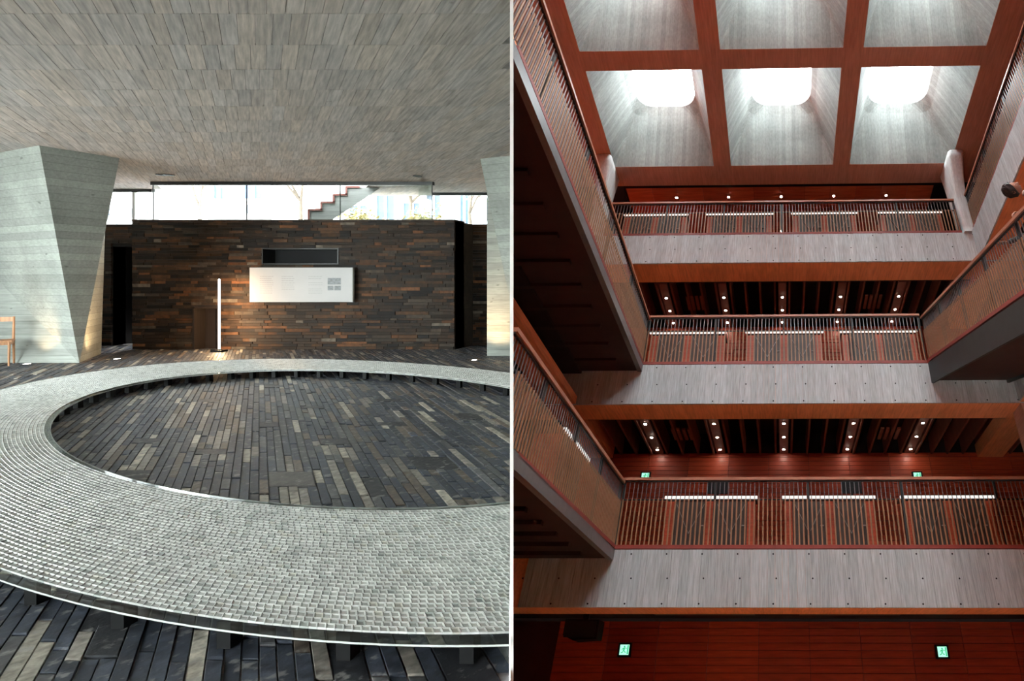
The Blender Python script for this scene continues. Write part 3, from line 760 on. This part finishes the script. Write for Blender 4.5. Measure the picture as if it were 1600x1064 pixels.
panel_wall('wall_second','red ribbed timber wall behind the middle gallery',YB,FL[1][1],8.62,-6,6.6,.95,.93)
panel_wall('wall_third','red ribbed timber wall behind the top gallery',YB,FL[2][1],ZC+.1,-6.5,6.6,.95,.83)
# ceiling of red panels over the top gallery, with downlights
cw=tag(RB(B().box(-4.35,4.3,11.32,YB,ZC+.08,ZC+.2),'ceiling',M_redback),'red timber ceiling over the top gallery, dotted with downlights','ceiling',kind='structure')
k=0; x=-4.3
while x<4.2:
    for y in (11.33,12.07,12.81):
        b=B()
        for q in range(6): b.box(x+.004,x+.714,y+q*.123+.003,y+(q+1)*.123-.003,ZC+.06-random.choice((0,.005)),ZC+.09)
        b.obj('ceiling_panel',M_ceilw[random.randrange(2)],cw)
    x+=.718
for kx,x in enumerate(LX):
    for ky,y in enumerate((11.71,13.17)): downlight((x,y,ZC+.035),'small round downlight in the red top ceiling, %s from left in the %s row'%(('first','second','third','fourth','fifth')[kx],('front','back')[ky]),'downlights over the top gallery')
tag(RB(B().box(-5.2,5.2,11.2,11.31,ZC+.02,ZC+.5).box(-5.2,-4.35,11.3,YB,ZC+.02,ZC+.3).box(4.3,5.2,11.3,YB,ZC+.02,ZC+.3),'trim_1',M_black),'dark shadow gap between the skylight ceiling and the red gallery ceiling','trim',kind='structure')

# ---- skylight ceiling: beams and shafts
xc=[(-4.40,-1.739),(-1.280,1.438),(1.886,4.572)]; PY_=3.376; CH=2.887
rows=[(10.50-CH-PY_*k,10.50-PY_*k) for k in range(4)]
bm_=empty('ceiling','red-brown grid of beams between the skylights over the atrium','ceiling',RM,kind='structure')
TB=.32
for a,b_ in ((-6.5,-4.40),(-1.739,-1.280),(1.438,1.886),(4.572,6.6)):
    RB(B().box(a,b_,-5.2,11.2,ZC,ZC+TB),'long_beam',M_beam,bm_)
edges=[(10.50,11.2)]+[(rows[k+1][1],rows[k][0]) for k in range(3)]+[(-5.2,rows[3][0])]
for y0,y1 in edges:
    for a,b_ in xc: RB(B().box(a,b_,y0,y1,ZC,ZC+TB),'cross_beam',M_beam,bm_)
HS=1.72
def rrect(cx,cy,hx,hy,r,n=6):
    P=[]
    for sx_,sy_2,a0 in ((1,1,0),(-1,1,90),(-1,-1,180),(1,-1,270)):
        for k in range(n+1):
            a=math.radians(a0+90*k/n); P.append((cx+sx_*(hx-r)+r*math.cos(a),cy+sy_2*(hy-r)+r*math.sin(a)))
    return P
POS=('left','middle','right'); ROWN=('back row','second row','unseen third row, widened for light','unseen row nearest the viewer, widened for light')
for r,(y0,y1) in enumerate(rows):
    for c,(x0,x1) in enumerate(xc):
        if not keep(((x0+x1)/2,(y0+y1)/2,ZC)): continue
        cxm,cym=(x0+x1)/2,(y0+y1)/2; n=6; OPEN=.80 if r<2 else 1.30; HS=1.72 if r<2 else .5  # last two rows are unseen, opened wider to send more daylight onto the slabs
        o=empty('window_%d'%(5+r*3+c),'%s skylight in the %s, a flaring concrete shaft open to white sky'%(POS[c],ROWN[r]),'skylight',RM,kind='structure')
        lo=rrect(cxm,cym,(x1-x0)/2,(y1-y0)/2,.015); mid=rrect(cxm,cym,OPEN+.12,OPEN+.12,.25); hi=rrect(cxm,cym,OPEN,OPEN,.42); top=rrect(cxm,cym,OPEN,OPEN,.42)
        levels=[(lo,ZC+.005),(rrect(cxm,cym,(x1-x0)/2*.55+(OPEN+.12)*.45,(y1-y0)/2*.55+(OPEN+.12)*.45,.10),ZC+HS*.42),(mid,ZC+HS*.85),(hi,ZC+HS),(top,ZC+HS+.15)]
        b=B(); m=len(lo)
        for P,z in levels: b.v+=[(p[0],p[1],z) for p in P]; b.c+=[(1,1,1)]*m
        for L in range(len(levels)-1):
            for k in range(m):
                k2=(k+1)%m; b.f.append((L*m+k,L*m+k2,(L+1)*m+k2,(L+1)*m+k))
                dx=abs(lo[k2][0]-lo[k][0])+abs(hi[k2][0]-hi[k][0]); dy=abs(lo[k2][1]-lo[k][1])+abs(hi[k2][1]-hi[k][1]); b.m.append(0 if dx>dy else 1)
        RB(b,'shaft',[M_wellx,M_welly],o)
        b=B(); ou=rrect(cxm,cym,OPEN+.6,OPEN+.6,.1)
        for P,z in ((top,ZC+HS+.15),(ou,ZC+HS+.15)): b.v+=[(p[0],p[1],z) for p in P]; b.c+=[(1,1,1)]*m
        b.f=[(k,(k+1)%m,m+(k+1)%m,m+k) for k in range(m)]; b.m=[0]*m
        RB(b,'roof_collar',M_wellx,o)
        b=B(); b.v=[(p[0],p[1],ZC+HS+.12) for p in top]; b.c=[(1,1,1)]*m; b.f=[tuple(range(m))]; b.m=[0]
        RB(b,'pane',M_glass,o)
        RB(B().box(x0-.3,x0-.02,y0-.3,y1+.3,ZC+TB,ZC+HS+.2).box(x1+.02,x1+.3,y0-.3,y1+.3,ZC+TB,ZC+HS+.2),'shaft_kerb',M_wellx,o)
        RB(B().box(x0-.02,x1+.02,y0-.3,y0-.02,ZC+TB,ZC+HS+.2).box(x0-.02,x1+.02,y1+.02,y1+.3,ZC+TB,ZC+HS+.2),'shaft_kerb',M_wellx,o)

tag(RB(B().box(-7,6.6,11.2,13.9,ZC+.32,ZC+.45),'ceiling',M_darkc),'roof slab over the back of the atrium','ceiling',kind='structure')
# ---- side galleries
for sgn,nm in ((1,'right'),(-1,'left')):
    for i in (1,2):
        zb,zt=FL[i]; e=XRT if sgn>0 else (4.03 if i==1 else -XLF)
        x0,x1=(e,e+.60) if sgn>0 else (-e-.60,-e)
        ya,yb=-4.8,Y0-.02
        thin=sgn<0 and i==1
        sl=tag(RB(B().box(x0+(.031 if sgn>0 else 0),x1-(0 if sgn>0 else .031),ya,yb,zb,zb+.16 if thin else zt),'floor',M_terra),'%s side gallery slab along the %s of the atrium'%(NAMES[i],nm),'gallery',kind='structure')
        RB(B().box(x0+.05 if sgn>0 else x0-2.2,x1+2.2 if sgn>0 else x1-.05,ya,yb,zt-.2,zt-.001),'deck',M_darkc,sl)
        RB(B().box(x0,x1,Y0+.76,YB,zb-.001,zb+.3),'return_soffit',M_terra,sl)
        y=ya+6 if sgn>0 else ya+8
        while y<yb-.05:
            w=random.choice((.10,.12,.13,.15)); w=min(w,yb-y)
            b=B(); b.cur=concol(.60 if i==2 else .42)  # top boards paler, brighter light up there put into the colour
            if sgn>0: b.box(e-random.choice((0,.002,.004,.007)),e+.031,y+.0012,y+w-.0012,zb,zt)
            else: b.box(-e-.031,-e+random.choice((0,.002,.004,.007)),y+.0012,y+w-.0012,zb,zt)
            if keep((e*sgn,y,zb),.02) and not thin: b.obj('board',M_slabb,sl)
            y+=w
for i in (0,1,2):
    z0=FL[i][1]; z1=FL[i+1][0]+.3 if i<2 else ZC
b=B(); b.box(6.4,6.6,-5,YB+.2,-1.8,ZC+.3); tag(RB(b,'wall_side',M_redw[2]),'red timber wall closing the right side of the atrium','wall',kind='structure')
tag(RB(B().box(-7,6.6,-5.2,-5,-1.8,ZC+.3),'wall_front',M_redw[2]),'red timber wall behind the viewer in the atrium','wall',kind='structure')
tag(RB(B().box(-7,6.6,-5,13,-1.9,-1.7),'floor',M_lobby),'pale timber lobby floor of the atrium','floor',kind='structure')
tag(RB(B().box(-7,6.6,13.72,13.9,-1.8,ZC+.4),'wall_shell',M_darkc),'outer wall behind the red timber panelling','wall',kind='structure')
tag(RB(B().box(4.70,5.3,Y0+.02,Y0+.5,FL[0][1],FL[1][0]),'wall_pier',M_beam),'red-brown pier under the corner of the middle gallery','pier',kind='structure')
# ground-floor ceiling under the lowest gallery
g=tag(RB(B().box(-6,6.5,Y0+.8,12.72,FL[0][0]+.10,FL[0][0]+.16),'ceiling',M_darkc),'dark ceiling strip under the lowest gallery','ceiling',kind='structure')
for x in (-1.4,1.2): RB(B().box(x-.9,x+.9,11.75,11.95,FL[0][0]+.06,FL[0][0]+.11),'ceiling_vent',M_steel,g)
# pale piers at the ends of the top gallery
def pier(sgn,label):
    z0,z1=FL[2][1]-.02,ZC-.02; n=14; b=B()
    for k in range(n+1):
        t=k/n; z=z0+(z1-z0)*t; f=max(0,(t-.30)/.70); f=f*f
        P=rrect(4.585+.01*f,10.74-.20*f,.135+.07*f,.26+.26*f,.03+.07*f,4)
        b.v+=[(sgn*p[0],p[1],z) for p in P]; b.c+=[(1,1,1)]*len(P); m=len(P)
    for k in range(n):
        for q in range(m): b.f.append((k*m+q,k*m+(q+1)%m,(k+1)*m+(q+1)%m,(k+1)*m+q)); b.m.append(0)
    b.f.append(tuple(range(m))); b.m.append(0); b.f.append(tuple(range(n*m,n*m+m))); b.m.append(0)
    o=tag(RB(b,'concrete_pier',M_pier,smooth=True),label,'pier',kind='structure')
pier(1,'pale concrete pier flaring into the ceiling at the right end of the top gallery'); pier(-1,'pale concrete pier flaring into the ceiling at the left end of the top gallery')

# ---- balustrades
SP=.0775
def balustrade(label,p0,p1,h,post=1.55,slats=True,slat_w=.025):
    p0,p1=Vector(p0),Vector(p1); d=p1-p0; L=math.hypot(d.x,d.y); ang=math.atan2(d.y,d.x); sl=d.z/L
    o=empty('balustrade',label,'balustrade',RM @ T(*p0) @ Matrix.Rotation(ang,4,'Z'),'balustrades round the atrium')
    z=lambda x:sl*x
    def ok(x,dz=0.0): return keep((p0.x+math.cos(ang)*x,p0.y+math.sin(ang)*x,p0.z+z(x)+dz),.03)
    ML=RM @ T(*p0) @ Matrix.Rotation(ang,4,'Z'); CL=(ML.inverted() @ (Vector((0,0,EYE))+DN*.01), (ML.to_3x3().transposed() @ DN))
    def span(dz):
        xs=[L*k/400 for k in range(401) if ok(L*k/400,dz)]; return xs[0],xs[-1]
    a,e=span(h)
    B().bar((a,0,z(a)+h),(e,0,z(e)+h),.075,.05).obj('handrail',M_hand,o)
    B().bar((a,0,z(a)+h-.04),(e,0,z(e)+h-.04),.03,.02).obj('top_flat',M_steel,o)
    a,e=span(0)
    B().bar((a,0,z(a)+.045),(e,0,z(e)+.045),.06,.06).obj('base_rail',M_baser,o)
    a,e=span(h*.7)
    B().bar((a,.02,z(a)+h*.70),(e,.02,z(e)+h*.70),.012,.025).obj('mid_flat',M_steel,o)
    sm=bmh=pm=None
    n=int(L/SP)
    for k in range(n):
        x=(k+.5)*L/n
        if not ok(x):
            for nm2,mt,bx in (('slat',M_slat,(-slat_w/2,slat_w/2,-.022,-.009,.07,h*.70)),('baluster',M_steelb,(-.006,.006,.004,.014,.06,h-.05))):
                if ok(x,bx[5]-.05): B().box(x+bx[0],x+bx[1],bx[2],bx[3],z(x)+bx[4],z(x)+bx[5]).obj(nm2,mt,o,clip=CL)
            continue
        if sm is None:
            s1=B().box(-slat_w/2,slat_w/2,-.022,-.009,.07,h*.70).obj('slat',M_slat,o); s1.location=(x,0,z(x)); sm=s1.data
            s2=B().box(-.006,.006,.004,.014,.06,h-.05).obj('baluster',M_steelb,o); s2.location=(x,0,z(x)); bmh=s2.data
        else: place('slat',sm,o,loc=(x,0,z(x))); place('baluster',bmh,o,loc=(x,0,z(x)))
    m=max(1,round(L/post))
    for k in range(m+1):
        x=min(max(L*k/m,.02),L-.02)
        if not ok(x): continue
        if pm is None: q=B().box(-.02,.02,.0,.05,-.02,h-.02).obj('post',M_steel,o); q.location=(x,0,z(x)); pm=q.data
        else: place('post',pm,o,loc=(x,0,z(x)))
    return o
balustrade('slatted balustrade along the edge of the lowest gallery',(-2.87,Y0+.03,FL[0][1]),(5.5,Y0+.03,FL[0][1]),RAILH[0])
balustrade('slatted balustrade along the edge of the middle gallery',(-2.87,Y0+.03,FL[1][1]),(3.02,Y0+.03,FL[1][1]),RAILH[1])
balustrade('slatted balustrade along the edge of the top gallery',(-4.3,Y0+.03,FL[2][1]),(4.42,Y0+.03,FL[2][1]),RAILH[2])
balustrade('long slatted balustrade on the upper bridge at the left of the atrium',(-2.87,2.6,FL[1][1]),(-2.87,Y0-.02,FL[1][1]),1.12)
balustrade('slatted balustrade on the lower bridge at the left of the atrium',(-2.87,5.0,FL[0][1]-.06),(-2.87,Y0-.02,FL[0][1]),1.13)
balustrade('slatted balustrade of the top side gallery at the right, before the pale pier',(4.68,10.42,FL[2][1]),(4.68,3.0,FL[2][1]),RAILH[2])
SLP=.351
def sz(y): return FL[1][1]-.0+SLP*(y-Y0)
balustrade('sloping slatted balustrade of the stair at the right of the atrium',(3.05,Y0-.05,sz(Y0-.05)+.02),(3.05,4.4,sz(4.4)+.02),1.08,post=1.15)

# ---- bridges on the left
for nm,zt,z_lab,ya in (('upper',FL[1][1],'upper',1.5),('lower',FL[0][1],'lower',3.0)):
    o=empty('footbridge','%s footbridge along the left of the atrium, dark ribbed underside with a grey steel edge'%nm,'bridge',RM,'footbridges at the left')
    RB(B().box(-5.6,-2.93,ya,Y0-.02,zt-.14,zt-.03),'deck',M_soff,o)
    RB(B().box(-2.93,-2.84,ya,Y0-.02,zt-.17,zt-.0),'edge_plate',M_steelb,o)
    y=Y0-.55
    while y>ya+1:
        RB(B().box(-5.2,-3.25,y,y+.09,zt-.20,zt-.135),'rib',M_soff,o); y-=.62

# ---- stair on the right
so=empty('staircase','dark steel stair at the right of the atrium descending from the middle gallery','stair',RT(3.05,4.4,sz(4.4)))
def SL(x,y,z): return (x-3.05,y-4.4,z-sz(4.4))
for x in (3.02,4.52):
    P=[SL(x,Y0-.02,sz(Y0)-.0),SL(x,4.2,sz(4.2)-.0),SL(x,4.2,sz(4.2)-.46),SL(x,Y0-.02,sz(Y0)-.46)]
    B().extrude(P,(.05,0,0)).obj('stringer',M_steel,so)
n=19; tr=None
for k in range(n):
    y=4.5+k*(Y0-4.6)/n; q=SL(3.07,y,sz(y)-.02)
    if tr is None: t_=B().box(0,1.45,0,.31,-.04,0).obj('tread',M_tread,so); t_.location=q; tr=t_.data; r_=B().box(0,1.45,.29,.31,0,.09).obj('riser',M_tread,so); r_.location=q; rr_=r_.data
    else: place('tread',tr,so,loc=q); place('riser',rr_,so,loc=q)
P=[SL(3.07,Y0-.02,sz(Y0)-.36),SL(3.07,4.2,sz(4.2)-.36),SL(3.07,4.2,sz(4.2)-.40),SL(3.07,Y0-.02,sz(Y0)-.40)]
B().extrude(P,(1.45,0,0)).obj('soffit',M_soff,so)
balustrade('far slatted balustrade of the stair at the right, next to the side wall',(4.56,Y0-.05,sz(Y0-.05)+.02),(4.56,4.4,sz(4.4)+.02),1.08,post=1.15)

# ---- cabinets behind the balustrades
def cabinet(x0,x1,z,label,group,M=None):
    w=x1-x0; o=empty('lit_cabinet',label,'cabinet',RT(x0,10.80,z) if M is None else M,group)
    B().box(0,w,.05,.45,.06,.86).obj('body',M_redw[1],o)
    B().box(.02,w-.02,.08,.42,0,.06).obj('plinth',M_black,o)
    B().box(-.02,w+.02,.03,.48,.93,.96).obj('top',M_cabin,o)
    B().box(-.04,w+.04,-.03,.02,.885,.935).obj('light_strip',M_strip,o)
    d=w*.36
    for a in (.09*w,.55*w):
        dr=B().box(a,a+d,.02,.05,.07,.85).obj('door',M_cabin,o)
        B().bar((a+.04,.012,.80),(a+d*.5,.012,.30),.012,.02).bar((a+d*.5,.012,.30),(a+d-.04,.012,.80),.012,.02).obj('brace',M_brace,dr)
        B().box(a+d-.09,a+d-.03,.0,.02,.42,.44).obj('handle',M_brace,dr)
for nm,z,lst in (('lowest',FL[0][1],((-2.09,-.48),(.05,1.66),(2.19,3.80))),('middle',FL[1][1],((-2.82,-1.22),(-.72,.90),(1.34,2.94))),('top',FL[2][1],((-3.95,-2.37),(-1.84,-.19),(.34,1.95),(2.56,4.12)))):
    ords=('first','second','third','fourth')
    for k,(a,e) in enumerate(lst): cabinet(a,e,z+.02,'low dark cabinet under a white light strip, %s from left on the %s gallery'%(ords[k],nm),'lit cabinets on the galleries')
cabinet(0,1.15,0,'low cabinet under a light strip behind the lower bridge balustrade','lit cabinets on the galleries',RT(-3.0,7.62,FL[0][1]+.0) @ Matrix.Rotation(math.pi/2,4,'Z'))
# ---- monitors on the lowest gallery cabinets
for x,lab in ((-1.20,'small dark monitor on the first cabinet of the lowest gallery'),(1.32,'small dark monitor on the second cabinet of the lowest gallery')):
    o=empty('monitor',lab,'monitor',RT(x,11.05,FL[0][1]+.98))
    B().box(-.19,.19,-.02,.02,.10,.36).obj('screen',M_black,o); B().box(-.02,.02,0,.03,0,.15).obj('stand',M_steel,o); B().box(-.10,.10,-.06,.08,0,.012).obj('foot',M_steel,o)
# ---- exit signs
def exit_sign(x,y,z,label):
    if not keep((x,y,z)): return
    o=empty('exit_sign',label,'exit sign',RT(x,y,z))
    B().box(-.12,.12,.0,.06,-.11,.11).obj('case',M_black,o)
    B().box(-.085,.085,-.006,.001,-.08,.08).obj('lit_panel',M_exitw,o)
    f=B(); y_=-.009
    def q(*p): f.extrude([(a,y_,c) for a,c in p],(0,.004,0))
    q((.052,-.07),(.075,-.07),(.075,.07),(.052,.07))                     # door edge
    f.tube((-.002,y_,.048),(-.002,y_+.004,.048),.014,n=12)               # running figure
    q((-.022,.03),(.012,.034),(.002,-.012),(-.022,-.010)); q((.0,-.01),(.012,-.03),(.034,-.034),(.034,-.046),(.006,-.044),(-.014,-.012))
    q((-.02,-.008),(-.034,-.034),(-.06,-.044),(-.056,-.056),(-.026,-.046),(-.008,-.012)); q((.008,.03),(.03,.012),(.044,.018),(.04,.03),(.028,.024),(.012,.036)); q((-.02,.03),(-.044,.014),(-.05,-.006),(-.04,-.008),(-.034,.008),(-.016,.02))
    f.obj('running_figure',M_exitg,o)
exit_sign(-3.17,13.44,4.47,'green lit exit sign on the red wall above the lowest gallery, left one')
exit_sign(3.14,13.44,4.46,'green lit exit sign on the red wall above the lowest gallery, right one')
exit_sign(-2.93,12.60,.99,'green lit exit sign low on the dark red wall, left one')
exit_sign(2.92,12.60,.97,'green lit exit sign low on the dark red wall, right one')
# ---- loudspeaker under the lowest gallery
o=empty('loudspeaker','black loudspeaker hanging under the left end of the lowest gallery','loudspeaker',RT(-3.42,11.5,1.02))
b=B().extrude([(-.30,-.15,.08),(-.10,-.22,0),(.30,-.22,.02),(.30,-.2,.30),(-.30,-.15,.32)],(0,.35,0)); b.obj('cabinet',M_black,o)
B().box(-.05,.05,0,.05,.30,.48).obj('bracket',M_steel,o)
B().box(-.26,.26,-.235,-.215,.04,.28).obj('grille',M_void,o)

# ---- person leaning out over the stair balustrade, head tipped back
pr=empty('person','person in dark olive clothes leaning head-first over the sloping stair balustrade','person',RT(3.95,6.3,sz(6.3)))
o_=Vector((3.95,6.3,sz(6.3)))
def SK(name,joints,edges,mat,root=0,sub=2):
    me=bpy.data.meshes.new(name); me.from_pydata([tuple(Vector(j[:3])-o_) for j in joints],edges,[]); o=place(name,me,pr); me.materials.append(mat)
    me.attributes.new('x','FLOAT','POINT') if False else None
    bm=bmesh.new(); bm.from_mesh(me); L=bm.verts.layers.skin.verify()
    for v,j in zip(bm.verts,joints): v[L].radius=(j[3],j[4] if len(j)>4 else j[3])
    bm.verts.ensure_lookup_table(); bm.verts[root][L].use_root=True; bm.to_mesh(me); bm.free()
    o.modifiers.new('skin','SKIN').use_smooth_shade=True; q=o.modifiers.new('smooth','SUBSURF'); q.levels=sub; q.render_levels=sub
    return o
zf=sz(5.85); zg=sz(6.30)
hip=(3.92,6.20,zg+.97,.15,.13); belly=(3.88,6.14,zg+1.16,.15,.12); chest=(3.79,6.02,zg+1.38,.17,.13)
shl=(3.74,5.80,zg+1.47,.075,.075); shr=(3.82,6.18,zg+1.46,.075,.075)
SK('clothed_body',[hip,belly,chest,(3.66,5.90,zg+1.53,.095,.095),
   shl,(3.50,5.62,zg+1.22,.052,.052),(3.22,5.60,zg+1.00,.040,.040),
   shr,(3.58,6.32,zg+1.24,.052,.052),(3.24,6.28,zg+1.07,.040,.040),
   (3.92,6.09,zg+.92,.10,.10),(3.94,6.16,zg+.50,.072,.072),(3.97,6.26,zg+.10,.050,.050),
   (3.94,6.31,zg+.92,.10,.10),(3.97,6.36,zg+.52,.072,.072),(4.00,6.42,zg+.12,.050,.050)],
   [(0,1),(1,2),(2,3),(2,4),(4,5),(5,6),(2,7),(7,8),(8,9),(0,10),(10,11),(11,12),(0,13),(13,14),(14,15)],M_cloth)
SK('neck',[(3.64,5.89,zg+1.55,.066),(3.53,5.84,zf+1.73,.056),(3.42,5.80,zf+1.745,.060)],[(0,1),(1,2)],M_skin,0,2)
for x,y in ((3.97,6.26),(4.00,6.42)):
    B().box(x-.20-o_.x,x+.08-o_.x,y-.05-o_.y,y+.05-o_.y,zg-o_.z,zg-o_.z+.09).obj('shoe',M_black,pr)
for sg,(wx_,wy,wz_) in ((1,(3.21,5.60,zg+.99)),(-1,(3.23,6.28,zg+1.06))):
    J=[(wx_,wy,wz_,.030,.024),(wx_-.07,wy,wz_-.005,.036,.020),(wx_-.11,wy,wz_-.01,.036,.016)]; E=[(0,1),(1,2)]
    hand=SK('hand',J,E,M_skin,0,2)
    for k,(dy,l) in enumerate(((-.030,.070),(-.010,.082),(.010,.078),(.030,.060))):
        SK('finger',[(wx_-.10,wy+dy,wz_-.008,.0095),(wx_-.10-l*.45,wy+dy,wz_-.012,.009),(wx_-.10-l*.72,wy+dy,wz_-.035,.0085),(wx_-.10-l*.70,wy+dy,wz_-.062,.008)],[(0,1),(1,2),(2,3)],M_skin,0,1)
    SK('thumb',[(wx_-.045,wy+sg*.028,wz_-.01,.012),(wx_-.075,wy+sg*.055,wz_-.02,.011),(wx_-.10,wy+sg*.060,wz_-.04,.010)],[(0,1),(1,2)],M_skin,0,1)
# head: built along its own axes (crown, face, side)
HC=Vector((3.27,5.775,zf+1.755)); crown=(Vector((-.93,-.05,.30))).normalized(); face=Vector((.42,-.86,.30)); face=(face-crown*face.dot(crown)).normalized(); side=crown.cross(face)
def head_pt(a,b2,rad=1.0):   # a: 0 crown..pi chin, b2: around, 0=face
    c1=math.cos(a); s1=math.sin(a); f=s1*math.cos(b2); d=s1*math.sin(b2)
    z=.125*c1; y=.102*f; x=.080*d
    if c1<0: y=y*(1+.10*c1) if f>0 else y*(1+.35*c1); x*=1+.30*c1
    def bumpf(fa,fb,w,h):
        nonlocal y
        q=math.exp(-(((a-fa)/w)**2+((math.atan2(math.sin(b2-fb),math.cos(b2-fb)))/w)**2)); y+=h*q
    bumpf(1.86,0,.13,.030); bumpf(1.70,0,.12,.012); bumpf(1.62,.32,.14,-.010); bumpf(1.62,-.32,.14,-.010); bumpf(2.22,0,.12,.008); bumpf(2.62,0,.25,.012); bumpf(1.42,0,.3,.005)
    return (HC+crown*z*rad+face*y*rad+side*x*rad)-o_
def shell(name,mat,fn,na=28,nb=40):
    b=B()
    for i2 in range(na+1):
        for k in range(nb): b.v.append(tuple(fn(math.pi*i2/na,2*math.pi*k/nb))); b.c.append((1,1,1))
    for i2 in range(na):
        for k in range(nb): b.f.append((i2*nb+k,i2*nb+(k+1)%nb,(i2+1)*nb+(k+1)%nb,(i2+1)*nb+k)); b.m.append(0)
    return b.obj(name,mat,pr,smooth=True)
hd=shell('head',M_skin,head_pt)
def hair_pt(a,b2):
    t=abs(math.atan2(math.sin(b2),math.cos(b2)))/math.pi          # 0 face .. 1 nape
    lim=.95+1.55*max(0,min(1,(t-.12)/.45)); a2=a/math.pi*lim
    k=1.17+.05*math.sin(9*b2+4*a2)*math.sin(5*a2)+.02*math.sin(23*b2+11*a2)
    if a2>lim*.93: k=1.0+(k-1)*(lim-a2)/(lim*.07)
    return head_pt(a2,b2,k)
shell('hair',M_hair,hair_pt,22,60)
for sg in (1,-1):
    e=head_pt(1.66,sg*1.62); b=B(); ax=crown; 
    for k in range(10):
        a=2*math.pi*k/10
        for rr,oo in ((.032,0),(.026,.014),(.012,.006)): b.v.append(tuple(Vector(e)+crown*(rr*math.cos(a))+face*(rr*.6*math.sin(a))+side*sg*oo)); b.c.append((1,1,1))
    for k in range(10):
        for j in range(2): b.f.append((3*k+j,3*((k+1)%10)+j,3*((k+1)%10)+j+1,3*k+j+1)); b.m.append(0)
    b.obj('ear',M_skin,hd,smooth=True)
    e=Vector(head_pt(1.60,sg*.34)); B().tube(e-side*.013,e+side*.013,.004,.004,8).obj('eye',M_black,hd)
e=Vector(head_pt(2.24,0)); B().tube(e-side*.022,e+side*.022,.004,.004,8).obj('mouth',M_hand,hd)
